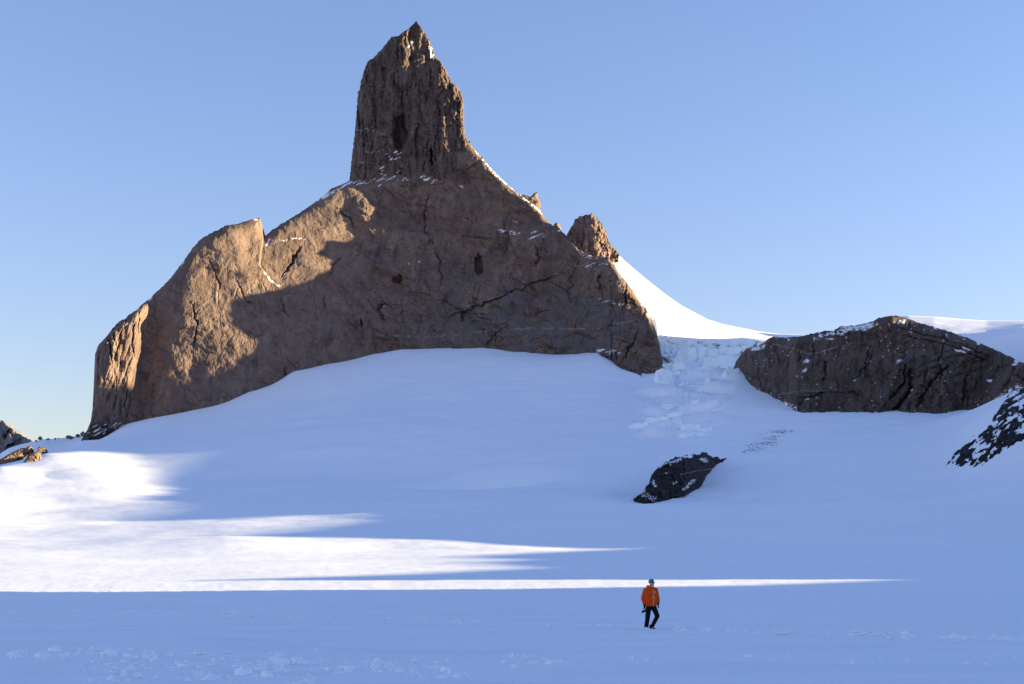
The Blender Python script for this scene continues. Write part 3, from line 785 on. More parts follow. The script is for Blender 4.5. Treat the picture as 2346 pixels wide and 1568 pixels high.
# ------------------------------------------------------------------ right massif
MC = [(1684, 850), (1688, 836), (1693, 820), (1701, 807), (1712, 798), (1730, 792), (1748, 788), (1760, 776), (1772, 772), (1800, 774), (1840, 770), (1880, 760), (1910, 757), (1925, 748), (1960, 746),
      (1985, 742), (2000, 736), (2015, 728), (2045, 724), (2070, 727), (2100, 738), (2150, 752), (2200, 768), (2250, 788), (2290, 806), (2335, 828), (2420, 860), (2520, 900)]
MB_ = [(1684, 852), (1690, 850), (1720, 884), (1780, 918), (1825, 930), (1832, 955), (1900, 948), (2050, 950), (2150, 953), (2250, 936), (2330, 880), (2520, 930)]
def massif_depth(dx, dy, dc):
    base = np.interp(dx, [1684, 1720, 1780, 1830, 1900, 2150, 2250, 2330, 2520], [2230, 2090, 1975, 1885, 1872, 1868, 1875, 1780, 1700])
    bdy = interp(dx.ravel(), MB_).reshape(dx.shape)
    D = base + (bdy - dy) * .38 + np.where(dx > 2050, (dx - 2050) * -.05, 0)
    q = np.clip(1 - dc / 22, 0, 1)
    D = D + 34 * (1 - np.sqrt(1 - np.minimum(q, .999) ** 2))
    rx = dx * .92 + dy * .4; ry = dy * .92 - dx * .4
    D = D + 8 * fbm(dx / 120, dy / 110, 3, 241) + 11 * sheets(rx / 60, ry / 140, 6, 243, 4, .12) + 3 * sheets(dx / 60 + 4, dy / 26, 5, 244, 4, .15)
    D = D + 2.6 * facets(rx / 26, ry / 44, 245, 1.1, 1.0) + 1.3 * facets(rx / 10, ry / 15, 247, 1.1, 1.0) + 1.0 * fbm(dx / 8, dy / 10, 4, 249, .6)
    jx = dx + 5 * pn(dx / 18, dy / 18, 251) + 2 * pn(dx / 6, dy / 6, 252); jy = dy + 4 * pn(dx / 18, dy / 18, 253)
    for poly, hw, dep in [([(2085, 850), (2085, 890), (2060, 930), (2030, 955)], 5, 12), ([(2075, 840), (2070, 880), (2040, 915)], 3, 8), ([(2170, 840), (2130, 880), (2100, 930)], 3, 8),
                          ([(2160, 790), (2150, 840), (2160, 860)], 2, 5), ([(2205, 900), (2215, 860), (2205, 930)], 2, 5), ([(2330, 860), (2390, 900)], 3, 5), ([(1960, 870), (1990, 830), (2000, 800)], 2, 4),
                          ([(1890, 830), (1890, 870)], 2, 5), ([(2070, 770), (2170, 790), (2270, 830)], 1.4, 3), ([(2060, 752), (2160, 775), (2280, 822)], 1.4, 3), ([(1830, 925), (1880, 900), (1960, 900)], 1.8, 4),
                          ([(2440, 800), (2390, 860)], 2, 4), ([(1775, 800), (1790, 830)], 2, 4)]:
        d, par = seg_dist(jx, jy, poly)
        D = D + 1.7 * dep * np.clip(1 - d / (hw * 1.4 + .6), 0, 1)
    joints(D, dx, dy, 24, (1710, 770, 2330, 930), 10, (-.35, .25), (25, 90), (2.0, 6.0), 1.5)
    joints(D, dx, dy, 16, (2030, 745, 2300, 860), 11, (-1.25, .1), (50, 160), (2.0, 4.0), 1.1)
    D = D - 14 * np.exp(-((dx - 1850) / 34) ** 2) * sstep(880, 955, dy) - 7 * fbm(dx / 22, dy / 30, 3, 255) * sstep(900, 960, dy)
    return D
def massif_attrs(dx, dy):
    n2 = fbm(dx / 30, dy / 40, 4, 261, .6)
    g = .6 * sstep(.1, .5, n2 + .5 * np.exp(-((dx - 2160) / 60) ** 2 - ((dy - 830) / 50) ** 2))
    dk = .7 * sstep(.35, .7, fbm(dx / 12, dy / 34, 4, 265, .6) + .4 * n2)
    jx = dx + 3 * pn(dx / 14, dy / 14, 71); jy = dy + 3 * pn(dx / 14 + 9, dy / 14, 73)
    vein = np.zeros(dx.shape)
    for poly in ([(1770, 790), (1820, 800), (1860, 812), (1900, 800), (1960, 785)], [(2165, 850), (2155, 900), (2140, 930)], [(1780, 905), (1840, 895), (1900, 898)]):
        d, _ = seg_dist(jx, jy, poly); vein = np.maximum(vein, .35 * sstep(2.0, .4, d))
    sn = fbm((dx - .2 * dy) / 10, (dy + .12 * dx) / 3.6, 4, 271, .65)
    snow = sstep(2.2, 2.3, sn + .25 * fbm(dx / 60, dy / 60, 2, 275)) * .95
    bdy = interp(dx.ravel(), MB_).reshape(dx.shape)
    snow = np.maximum(snow, sstep(1.05, 1.13, sn + .9 * sstep(9, -3, bdy - dy)))
    for poly, w_, thr in [([(1935, 754), (1995, 745)], 7, 0.0), ([(2420, 860), (2300, 935), (2230, 950)], 5, .1), ([(1725, 798), (1745, 794)], 6, .1), ([(1880, 770), (1930, 760)], 5, .25), ([(2060, 850), (2085, 860)], 9, 1.1)]:
        d, _ = seg_dist(jx, jy, poly); snow = np.maximum(snow, sstep(thr, thr + .12, sn + .5 * (1 - d / w_)) * (d < w_ * 1.3))
    return dict(grey=g, dark=dk, vein=vein, snow=snow)
massif = relief('rock_massif', MC, MB_, massif_depth, M_DARKROCK, None, massif_attrs, step=2.1, below=30, thick=160, jag=1.6, seed=3, ledge=(1.35, .6, .42))
tag(massif, 'broad rounded dark rock massif right of the ice cliff', 'rock massif')

# ------------------------------------------------------------------ lower dark outcrop
OC = [(1452, 1143), (1462, 1134), (1475, 1128), (1482, 1114), (1490, 1106), (1494, 1088), (1504, 1074), (1520, 1062), (1545, 1050), (1575, 1043), (1606, 1041), (1608, 1037), (1618, 1037), (1622, 1042), (1634, 1047), (1650, 1051), (1664, 1052), (1684, 1060)]
OB = [(1452, 1146), (1480, 1150), (1530, 1138), (1556, 1131), (1570, 1128), (1600, 1112), (1640, 1080), (1660, 1069), (1684, 1064)]
_od = [(c, ray_D(c, float(interp(c, OB)))) for c in (1452, 1480, 1530, 1570, 1600, 1640, 1684)]
def out_depth(dx, dy, dc):
    D = np.interp(dx, [a for a, b in _od], [b for a, b in _od]) + (interp(dx.ravel(), OB).reshape(dx.shape) - dy) * .45
    q = np.clip(1 - dc / 14, 0, 1)
    D = D + 14 * (1 - np.sqrt(1 - np.minimum(q, .999) ** 2))
    D = D + 4.0 * facets(dx / 24, dy / 16, 281, 1.1, 1.0) + 2.2 * facets(dx / 9, dy / 7, 283, 1.1, 1.0) + 1.2 * fbm(dx / 10, dy / 8, 4, 285, .6)
    jx = dx + 4 * pn(dx / 12, dy / 12, 251); jy = dy + 4 * pn(dx / 12, dy / 12, 253)
    d, _ = seg_dist(jx, jy, [(1590, 1100), (1570, 1115), (1555, 1132)]); D = D + 4 * np.clip(1 - d / 4, 0, 1)
    return D
def out_attrs(dx, dy):
    jx = dx + 2 * pn(dx / 8, dy / 8, 71); jy = dy + 2 * pn(dx / 8 + 9, dy / 8, 73)
    sn = fbm((dx - dy) / 7, (dy + dx) / 4.0, 4, 291, .65)
    snow = sstep(2.0, 2.1, sn)
    for poly, w_, thr in [([(1592, 1100), (1578, 1112), (1566, 1122)], 2.6, .1), ([(1535, 1062), (1560, 1052)], 3, .3), ([(1542, 1108), (1550, 1106)], 2.5, .2), ([(1480, 1132), (1500, 1145)], 6, .6), ([(1608, 1052), (1618, 1056)], 4, .2), ([(1500, 1112), (1496, 1104)], 4, .1)]:
        d, _ = seg_dist(jx, jy, poly); snow = np.maximum(snow, sstep(thr, thr + .12, sn + .5 * (1 - d / w_)) * (d < w_ * 1.3))
    d, _ = seg_dist(jx, jy, [(1560, 1088), (1590, 1080), (1635, 1074)])
    z = np.zeros(dx.shape)
    return dict(grey=z, dark=z, vein=.35 * sstep(1.4, .3, d), snow=snow)
outcrop = relief('rock_outcrop', OC, OB, out_depth, M_BLACKROCK, None, out_attrs, step=1.2, below=8, thick=45, jag=2.4, back_drop=.6, ledge=(1.5, .6, .35))
tag(outcrop, 'black rock outcrop streaked with snow, alone on the snow slope above the person', 'rock outcrop')

# ------------------------------------------------------------------ rock ribs poking through the snow at the right edge
def ribs():
    xs = np.arange(2140, 2620, 1.6); ys = np.arange(1090, 800, -1.6)
    dx, dy = np.meshgrid(xs, ys)
    u = (dx - CX) / F
    # distance from the terrain along each bearing
    Ds = np.geomspace(700, 2300, 260)
    Dm = np.zeros(dx.shape)
    for k, x in enumerate(xs):
        r = rows_at(np.full(260, (x - CX) / F), Ds)
        r = np.minimum.accumulate(r)
        Dm[:, k] = np.interp(-ys, -r, Ds)
    P = to_world(dx, dy, Dm)
    P[..., 2] = terrain_z(P[..., 0], P[..., 1])
    ax = (dx - 2160) * .82 - (dy - 1070) * .57 * -1
    al = (dx - 2160) * .80 + (1070 - dy) * .60; ac = (dx - 2160) * .60 - (1070 - dy) * .80
    n = .55 * ridged(al / 60, ac / 15, 4, 301, .6) + .45 * facets(al / 16, ac / 8, 303, .6, 1.2) + .3 * fbm(al / 10, ac / 6, 3, 305)
    band = sstep(-95, -20, ac + al * -.22 + 60) * 1
    low = 2160 + 0 * dx
    lim_lo = interp(dx.ravel(), [(2140, 1085), (2160, 1076), (2250, 1062), (2300, 1030), (2346, 1010), (2620, 900)]).reshape(dx.shape)
    lim_hi = interp(dx.ravel(), [(2140, 1080), (2160, 1062), (2210, 1015), (2270, 965), (2300, 912), (2346, 826), (2620, 640)]).reshape(dx.shape)
    m = sstep(8, -10, dy - lim_lo) * sstep(-8, 14, dy - lim_hi)
    h = 3.6 * (n - .5) - 9 * (1 - m)
    h = np.clip(h, -9, 4)
    P[..., 2] += h; P[..., 1] -= np.clip(h, 0, 5) * .7
    z = np.zeros(dx.shape)
    return link_mesh('rock_rib', P.reshape(-1, 3), grid_faces(*dx.shape), M_BLACKROCK, None, True, dict(grey=z, dark=z, vein=z, snow=z))
tag(ribs(), 'broken black rock ribs breaking through the snow slope at the right edge', 'rock rib')

# ------------------------------------------------------------------ chunk meshes
def chunk_mesh(name, seed, mat, sq=(1, .8, .6), n=30, sharp=False):
    r = random.Random(seed)
    bm = bmesh.new()
    for i in range(n):
        v = Vector((r.gauss(0, 1), r.gauss(0, 1), r.gauss(0, 1))).normalized()
        k = .5 * r.uniform(.72, 1.0)
        bm.verts.new((v.x * sq[0] * k, v.y * sq[1] * k, v.z * sq[2] * k + .5 * sq[2] * .62))
    bmesh.ops.convex_hull(bm, input=bm.verts)
    loose = [v for v in bm.verts if not v.link_faces]
    bmesh.ops.delete(bm, geom=loose, context='VERTS')
    me = bpy.data.meshes.new(name); bm.to_mesh(me); bm.free()
    me.materials.append(mat)
    if not sharp:
        me.polygons.foreach_set('use_smooth', np.zeros(len(me.polygons), bool))
    return me

def put(name, me, loc, scale, rz, tilt=0.0):
    o = bpy.data.objects.new(name, me)
    o.location = loc; o.scale = scale if hasattr(scale, '__len__') else (scale,) * 3
    o.rotation_euler = (tilt, tilt * .6, rz)
    COL.objects.link(o)
    return o

def stuff_chunks(name, items, mat, label, seed=0):
    """many small lumps joined into one object: items (x, y, z, size, flat)"""
    r = np.random.RandomState(seed)
    base = np.array([(1, 0, 0), (-.9, .1, 0), (0, 1, 0), (.1, -.95, 0), (.05, .05, .8), (0, 0, -.5)])
    fc = np.array([(0, 2, 4), (2, 1, 4), (1, 3, 4), (3, 0, 4), (2, 0, 5), (1, 2, 5), (3, 1, 5), (0, 3, 5)])
    V, Fc = [], []
    for i, (x, y, z, s, fl) in enumerate(items):
        a = r.rand() * 6.28; c, s_ = math.cos(a), math.sin(a)
        p = base * (1 + .5 * (r.rand(6, 3) - .5)) * .5
        p[:, 2] *= fl
        q = np.stack([p[:, 0] * c - p[:, 1] * s_, p[:, 0] * s_ + p[:, 1] * c, p[:, 2]], -1) * s + np.array([x, y, z])
        V.append(q); Fc.append(fc + 6 * i)
    o = link_mesh(name, np.concatenate(V), np.concatenate(Fc), mat, None, False)
    tag(o, label, kind='stuff')
    return o

def ground_pt(dx, dy):
    D = ray_D(dx, dy)
    x = (dx - CX) / F * D
    return x, D, float(terrain_z(np.array([x]), np.array([D]))[0])

def near_pt(dx, dy):
    D = CAM_H * F / (dy - HY); x = (dx - CX) / F * D
    return x, D, float(terrain_z(np.array([x]), np.array([D]))[0])

# scree fan on the slope
rs = np.random.RandomState(5)
items = []
scr_D = {}
for i in range(900):
    a = rs.normal(0, 1); b_ = rs.normal(0, 1)
    t_ = rs.rand()
    dx = 1705 + 95 * t_ + 9 * a; dy = 1040 - 50 * t_ + 9 * b_ * (0.4 + 1.2 * t_ * (1 - t_) * 2)
    key = (round(dx / 10), round(dy / 6))
    if key not in scr_D: scr_D[key] = ray_D(key[0] * 10, key[1] * 6)
    D = scr_D[key] + (key[1] * 6 - dy) * 3.3
    x = (dx - CX) / F * D
    items.append([x, D, 0, rs.gamma(1.6, .4) + .35, .6])
zz = terrain_z(np.array([i[0] for i in items]), np.array([i[1] for i in items]))
for i, z in zip(items, zz): i[2] = z
stuff_chunks('scree', items, M_BLACKROCK, 'fan of small dark stones scattered on the snow slope', 6)

# seracs fallen below the ice cliff
def block_mesh(name, seed, mat):
    r = random.Random(seed)
    bm = bmesh.new(); bmesh.ops.create_cube(bm, size=1.0)
    bmesh.ops.subdivide_edges(bm, edges=bm.edges[:], cuts=2, use_grid_fill=True)
    for v in bm.verts:
        v.co += Vector((r.uniform(-.11, .11), r.uniform(-.11, .11), r.uniform(-.13, .13)))
        if v.co.z > .2: v.co.x *= .8; v.co.z += .25 * v.co.x * r.uniform(.3, 1)
    me = bpy.data.meshes.new(name); bm.to_mesh(me); bm.free(); me.materials.append(mat)
    return me
ser = [block_mesh('serac_%d' % k, 40 + k, M_ICE) for k in range(6)]
rs2 = np.random.RandomState(21)
SER = [(1520, 884, 36, 20, 'large pale ice block lying alone below the left of the ice cliff'), (1570, 826, 40, 18, 'square ice block in the middle of the icefall just under the ice cliff')]
for x0, x1, y_, w0, h0_, n_ in [(1590, 1680, 862, 26, 9, 5), (1560, 1640, 884, 24, 7, 4), (1600, 1690, 838, 24, 10, 5), (1520, 1560, 845, 20, 10, 2), (1590, 1690, 812, 22, 9, 4),
                                (1470, 1530, 940, 28, 5, 3), (1550, 1625, 958, 22, 6, 4), (1460, 1560, 978, 30, 5, 4), (1560, 1620, 985, 22, 7, 3), (1560, 1610, 1004, 18, 7, 3), (1540, 1600, 930, 18, 5, 3)]:
    for q_ in range(n_):
        SER.append((x0 + (x1 - x0) * (q_ + rs2.uniform(.2, .8)) / n_, y_ + rs2.uniform(-5, 5) - (q_ / n_) * 10, w0 * rs2.uniform(.7, 1.3), h0_ * rs2.uniform(.7, 1.3), None))
for k, (c, r_, w_, h_, lab) in enumerate(SER):
    if r_ < 856:
        D = float(ice_depth(np.array([c]), np.array([r_]), np.array([0.]))[0]); P = to_world(np.array(c), np.array(r_), D); x, z = P[0], P[2]
    else: x, D, z = ground_pt(c, r_ + 2)
    px = D / F
    o = put('serac', ser[k % 6], (x, D, z + h_ * px * .15), (w_ * px * 1.15, w_ * px * .8, h_ * px * 2.3), rs2.uniform(-.5, .5), rs2.uniform(-.15, .15))
    tag(o, lab or ('broken ice block in the steps of the icefall below the snow saddle' if r_ < 905 else 'low tilted ice block half buried in the slope well below the ice cliff'), 'ice block', 'ice blocks of the icefall')

# ------------------------------------------------------------------ left background
far = relief('far_mountain', [(-260, 940), (-160, 900), (-80, 940), (-30, 955), (0, 963), (8, 966), (14, 975), (22, 978), (30, 985), (45, 995), (58, 1003), (72, 1008), (85, 1012), (110, 1020)], [(-260, 1060), (110, 1040)],
             lambda dx, dy, dc: 5200 + (1000 - dy) * 2 + 40 * facets(dx / 24, dy / 30, 311, 1.0, 1.0) + 25 * ridged(dx / 30, dy / 60, 3, 313) - (dx - 12) * 1.6, M_FARROCK, None, None, step=1.4, below=70, thick=700, jag=2.2)
tag(far, 'small bluish rock peak far away at the left edge', 'mountain')
sheet('snow_hill', [(-400, 1180), (-200, 1090), (0, 1040), (20, 1027), (45, 1019), (75, 1012), (100, 1007), (130, 1005), (160, 1002), (190, 996), (205, 990), (260, 990)], [(-400, 1200), (0, 1110), (100, 1075), (190, 1035), (260, 1020)],
      [(-400, 3000), (260, 2800)], [(-400, 2400), (260, 2500)], M_SNOW, amp=1.0, seed=5, extra=120, label='shaded snow hill behind the sunlit knoll at the left')

blk = [chunk_mesh('boulder_%d' % k, 80 + k, M_FARROCK, (1, .7, .8), 24) for k in range(4)]
for k, (c, r_, w_, h_) in enumerate([(92, 1008, 13, 12), (83, 1011, 10, 5), (110, 1007, 13, 5), (127, 1006, 7, 4), (135, 1006, 8, 4), (160, 1003, 24, 8), (178, 999, 20, 9), (190, 996, 16, 12)]):
    D = 2790; px = D / F
    P = to_world(np.array(float(c)), np.array(float(r_)), D)
    o = put('boulder', blk[k % 4], (P[0], P[1], P[2] - h_ * px * .3), (w_ * px, w_ * px * .8, h_ * px * 1.6), k * 1.3, .1)
    tag(o, 'small dark rock on the skyline of the far snow hill left of the mountain', 'rock', 'dark rocks on the far snow hill')

def tan_rock(crest, base, label, seed, dd=0):
    D0 = ray_D(crest[len(crest) // 2][0], base[len(base) // 2][1] + 2) if dd == 0 else dd
    xe = (crest[0][0] + crest[-1][0]) / 2
    o = relief('rock_outcrop', crest, base, lambda dx, dy, dc: D0 - (dx - xe) * -.30 + (base[0][1] - dy) * .9 + 1.5 * facets(dx / 8, dy / 6, seed, 1.2, 1.0) + 1.2 * facets(dx / 4, dy / 3, seed + 2, 1, 1) + .8 * fbm(dx / 5, dy / 4, 3, seed + 3) + 6 * np.clip(1 - dc / 5, 0, 1) ** 2,
               M_TANROCK, None, None, step=.8, below=6, thick=14, jag=1.0, back_rows=5)
    tag(o, label, 'rock outcrop')
tan_rock([(-30, 1075), (-12, 1062), (0, 1053), (12, 1046), (22, 1040), (34, 1033), (48, 1028), (58, 1027), (62, 1031)], [(-30, 1082), (0, 1067), (20, 1058), (36, 1047), (48, 1035), (62, 1031)], 'long sunlit tan rock band climbing the snow knoll at the left edge', 321)
tan_rock([(52, 1062), (58, 1052), (66, 1044), (76, 1037), (88, 1034), (91, 1040), (89, 1054), (84, 1063)], [(52, 1063), (66, 1058), (78, 1058), (84, 1064), (91, 1060)], 'sunlit tan rock with a notch standing in the snow right of the tan rock band', 331)
tan_rock([(59, 1029), (63, 1023), (70, 1022), (72, 1027)], [(59, 1030), (72, 1030)], 'smallest tan boulder perched at the upper end of the tan rock band', 341)
tan_rock([(86, 1027), (91, 1023), (97, 1024), (104, 1028)], [(86, 1029), (104, 1030)], 'low tan boulder on the snow crest right of the perched boulder', 345)

# ------------------------------------------------------------------ foreground snow lumps
M_LUMP = snow_mat('snow_lumps', base=(0.985, 0.99, 0.995), scale=6.0)
lump = [chunk_mesh('snow_lump_%d' % k, 120 + k, M_LUMP, (1, .8, .75), 34) for k in range(6)]
rs = np.random.RandomState(9)
LUMPS = []
CL = [(250, 700, 1500, 1558, 34, 'loose snow lump in the dense rubble patch at the lower left'), (20, 290, 1500, 1512, 10, 'loose snow lump in the row at the lower left edge'),
      (780, 960, 1525, 1545, 10, 'loose snow lump just right of the dense rubble patch'), (980, 1070, 1540, 1556, 5, 'loose snow lump at the bottom, midway between rubble patch and person'),
      (1140, 1320, 1512, 1530, 5, 'loose snow lump on the plain left of and below the person')]
for c0, c1, r0, r1, n, lab in CL:
    for _ in range(n): LUMPS.append((rs.uniform(c0, c1), rs.uniform(r0, r1), rs.gamma(2.5, 5.5) + 7, lab))
LUMPS += [(420, 1532, 26, 'upright snow lump at the left side of the dense rubble patch'), (560, 1548, 58, 'largest snow lump, at the bottom of the dense rubble patch'),
          (640, 1528, 44, 'second largest snow lump, towards the right of the dense rubble patch'), (680, 1520, 34, 'snow lump at the upper right corner of the dense rubble patch'),
          (806, 1534, 36, 'large rounded snow lump alone right of the dense rubble patch'), (860, 1537, 36, 'large flat snow lump second to the right of the rubble patch'),
          (600, 1535, 30, CL[0][5]), (350, 1520, 18, CL[0][5]), (1395, 1511, 10, 'tiny snow lump left of and below the person'), (1548, 1511, 10, 'tiny snow lump straight below the person'),
          (1715, 1513, 24, 'wide snow lump right of and below the person'), (1805, 1515, 10, 'tiny snow lump next right of the wide lump'), (1952, 1520, 10, 'tiny snow lump far right of the person in the lower row'),
          (2260, 1527, 26, 'wide snow lump near the lower right corner')]
for c, r_, w_, lab in LUMPS:
    x, D, z = near_pt(c, r_)
    s = w_ * D / F * 1.15
    o = put('snow_lump', lump[rs.randint(6)], (x, D, z - s * .12), (s * rs.uniform(.9, 1.3), s, s * rs.uniform(.55, .95)), rs.uniform(0, 6.28), rs.uniform(-.2, .2))
    tag(o, lab, 'snow lump', 'snow lumps in the foreground')
items = []
for c0, c1, r0, r1, n in [(180, 760, 1497, 1566, 900), (0, 300, 1497, 1515, 220), (760, 1080, 1522, 1556, 240), (1150, 2346, 1508, 1528, 130)]:
    for _ in range(n):
        c = rs.uniform(c0, c1); r_ = rs.uniform(r0, r1)
        if pn(c / 60, r_ / 9, 351) < -.05 + rs.uniform(-.2, .2): continue
        D = CAM_H * F / (r_ - HY)
        items.append([(c - CX) / F * D, D, 0, rs.gamma(2, .035) + .03, .9])
for _ in range(1300):           # the line of an old track behind the person
    c = rs.uniform(0, 2346); r_ = float(interp(c, [(0, 1403), (300, 1402), (600, 1412), (1300, 1434), (1800, 1448), (2346, 1470)])) + rs.normal(0, 1.6) + (rs.rand() < .3) * 4
    if pn(c / 45, 3.3, 353) < -.1: continue
    D = CAM_H * F / (r_ - HY)
    items.append([(c - CX) / F * D, D, 0, rs.gamma(2, .05) + .06, .7])
zz = terrain_z(np.array([i[0] for i in items]), np.array([i[1] for i in items]))
for i, z in zip(items, zz): i[2] = z
stuff_chunks('snow_crumbs', items, M_LUMP, 'fine snow crumbs along old tracks on the plain', 8)

# ------------------------------------------------------------------ the person
U = 0.00149
def Q(zx, zy, y=0.0): return Vector(((zx - 430) * U, y, (1435 - zy) * U))
_b = bmesh.new(); bmesh.ops.create_icosphere(_b, subdivisions=2, radius=1.0); ICO = [tuple(v.co) for v in _b.verts]; _b.free()
def blob(name, bones, mat, parent, voxel=0.012, smooth=4):
    """limbs as tapered hulls, fused into one continuous surface"""
    bm = bmesh.new()
    for b in bones:
        b2 = bmesh.new()
        for p, r in b:
            r = (r, r, r) if not hasattr(r, '__len__') else r
            for c in ICO: b2.verts.new((c[0] * r[0] + p[0], c[1] * r[1] + p[1], c[2] * r[2] + p[2]))
        bmesh.ops.convex_hull(b2, input=b2.verts[:])
        bmesh.ops.delete(b2, geom=[v for v in b2.verts if not v.link_faces], context='VERTS')
        tmp = bpy.data.meshes.new('tmp'); b2.to_mesh(tmp); b2.free()
        bm.from_mesh(tmp); bpy.data.meshes.remove(tmp)
    me = bpy.data.meshes.new(name); bm.to_mesh(me); bm.free()
    o = bpy.data.objects.new(name, me); COL.objects.link(o)
    md = o.modifiers.new('fuse', 'REMESH'); md.mode = 'VOXEL'; md.voxel_size = voxel; md.use_smooth_shade = True
    sm = o.modifiers.new('relax', 'SMOOTH'); sm.iterations = smooth; sm.factor = .5
    dg = bpy.context.evaluated_depsgraph_get()
    m2 = bpy.data.meshes.new_from_object(o.evaluated_get(dg))
    o.modifiers.clear(); o.data = m2; m2.name = name
    m2.materials.clear(); m2.materials.append(mat)
    m2.polygons.foreach_set('use_smooth', np.ones(len(m2.polygons), bool))
    o.parent = parent
    return o

M_SKIN = plain_mat('skin', (0.46, 0.27, 0.20), .55, .06)
def cloth_mat(name, col, crease=1.0):
    m, nt, b = mat_new(name)
    tc = N(nt, 'ShaderNodeTexCoord')
    mp = N(nt, 'ShaderNodeMapping'); mp.inputs['Scale'].default_value = (7, 7, 4); mp.inputs['Rotation'].default_value = (0, .5, 0)
    nt.links.new(tc.outputs['Object'], mp.inputs['Vector'])
    n = noise(nt, mp.outputs[0], 1.6, 3, .5, 1.2)
    nt.links.new(mix(nt, mrange(nt, n, .3, .7), tuple(c * .82 for c in col), col), b.inputs['Base Color'])
    b.inputs['Roughness'].default_value = .75; b.inputs['Specular IOR Level'].default_value = .12
    bp = N(nt, 'ShaderNodeBump', i_Strength=.6 * crease, i_Distance=.04)
    nt.links.new(n, bp.inputs['Height']); nt.links.new(bp.outputs[0], b.inputs['Normal'])
    return m
M_JACKET = cloth_mat('orange_shell', (0.80, 0.085, 0.004))
M_TROUSER = cloth_mat('black_trousers', (0.005, 0.005, 0.008))
M_GLOVE = plain_mat('black_glove', (0.006, 0.006, 0.008), .7, spec=.15)
M_BOOT = plain_mat('boot_leather', (0.01, 0.01, 0.012), .65, spec=.15)
M_BOOTP = plain_mat('boot_trim', (0.40, 0.38, 0.36), .6)
M_ZIP = plain_mat('pale_zip', (0.75, 0.42, 0.28), .5)
M_LOGO = plain_mat('white_print', (0.85, 0.85, 0.85), .5)
M_LENS = plain_mat('dark_lens', (0.006, 0.006, 0.008), .12, spec=.6)
M_CAMB = plain_mat('camera_black', (0.006, 0.006, 0.007), .55, spec=.2)
def knit_mat():
    m, nt, b = mat_new('knit_beanie')
    tc = N(nt, 'ShaderNodeTexCoord')
    v = N(nt, 'ShaderNodeTexVoronoi', i_Scale=16.0); nt.links.new(tc.outputs['Object'], v.inputs['Vector'])
    nt.links.new(mix(nt, mrange(nt, v.outputs['Distance'], .35, .55), (0.02, 0.022, 0.03), (0.17, 0.19, 0.23)), b.inputs['Base Color'])
    b.inputs['Roughness'].default_value = .9
    return m
M_KNIT = knit_mat()

pD = 50.2; pX = (1486 - CX) / F * pD
person = empty('person', (pX, pD, float(terrain_z(np.array([pX]), np.array([pD]))[0]) - .012))
tag(person, 'person in orange jacket, black trousers and patterned beanie walking on the snow', 'person')
hc = Q(503, 318, -.02)                         # head centre
fd = Vector((.66, -.75, 0)).normalized()       # looking to the right of the picture
sd_ = Vector((-fd.y, fd.x, 0))                 # towards the head's left ear
up = Vector((0, 0, 1))
H = lambda f, s_, u: hc + fd * f + sd_ * s_ + up * u
bones = [[(H(-.015, 0, .035), (.088, .088, .098)), (H(.02, 0, -.03), (.075, .075, .09))], [(H(.02, 0, -.03), (.07, .07, .08)), (H(.05, 0, -.105), (.036, .036, .026))],
         [(H(.098, 0, .012), .010), (H(.116, 0, -.026), .016)], [(H(.10, 0, -.026), .015), (H(.092, 0, -.03), .022)],
         [(H(.088, .02, -.066), .009), (H(.088, -.02, -.066), .009)], [(H(.086, .015, -.08), .009), (H(.086, -.015, -.08), .009)], [(H(.088, 0, -.108), .02)],
         [(H(0, .088, .01), (.018, .012, .03)), (H(0, .082, -.02), (.012, .01, .015))], [(H(0, -.088, .01), (.018, .012, .03)), (H(0, -.082, -.02), (.012, .01, .015))],
         [(H(-.02, 0, -.08), .062), (Q(478, 440, 0), .07)], [(Q(478, 440, .01), (.10, .06, .06)), (Q(480, 620, .02), (.12, .06, .1))], [(Q(480, 620, .02), (.12, .06, .1)), (Q(485, 890, .01), (.11, .07, .06))],
         [(Q(360, 480), .06), (Q(292, 690, .02), .045)], [(Q(292, 690, .02), .042), (Q(325, 840, -.04), .034)], [(Q(600, 470), .06), (Q(652, 680, .03), .045)], [(Q(652, 680, .03), .042), (Q(655, 810, -.05), .034)],
         [(Q(440, 900), .085), (Q(405, 1170, -.03), .055)], [(Q(405, 1170, -.03), .05), (Q(372, 1400), .04)], [(Q(550, 900), .085), (Q(640, 1110, -.16), .055)], [(Q(640, 1110, -.16), .05), (Q(510, 1385, .02), .04)]]
blob('body', bones, M_SKIN, person, .009, 3)
# trousers
blob('trousers', [[(Q(435, 905), (.105, .115, .09)), (Q(550, 905), (.105, .115, .09))], [(Q(430, 910), (.108, .115, .09)), (Q(400, 1175, -.03), (.086, .088, .07))], [(Q(400, 1175, -.03), (.086, .088, .07)), (Q(372, 1395, .0), (.078, .085, .05))],
                  [(Q(372, 1395), (.078, .085, .05)), (Q(371, 1418, -.01), (.074, .09, .02))],
                  [(Q(555, 910), (.11, .115, .09)), (Q(628, 1108, -.17), (.088, .088, .08))], [(Q(628, 1108, -.17), (.086, .085, .08)), (Q(510, 1372, .02), (.070, .08, .045))]], M_TROUSER, person, .012, 3)
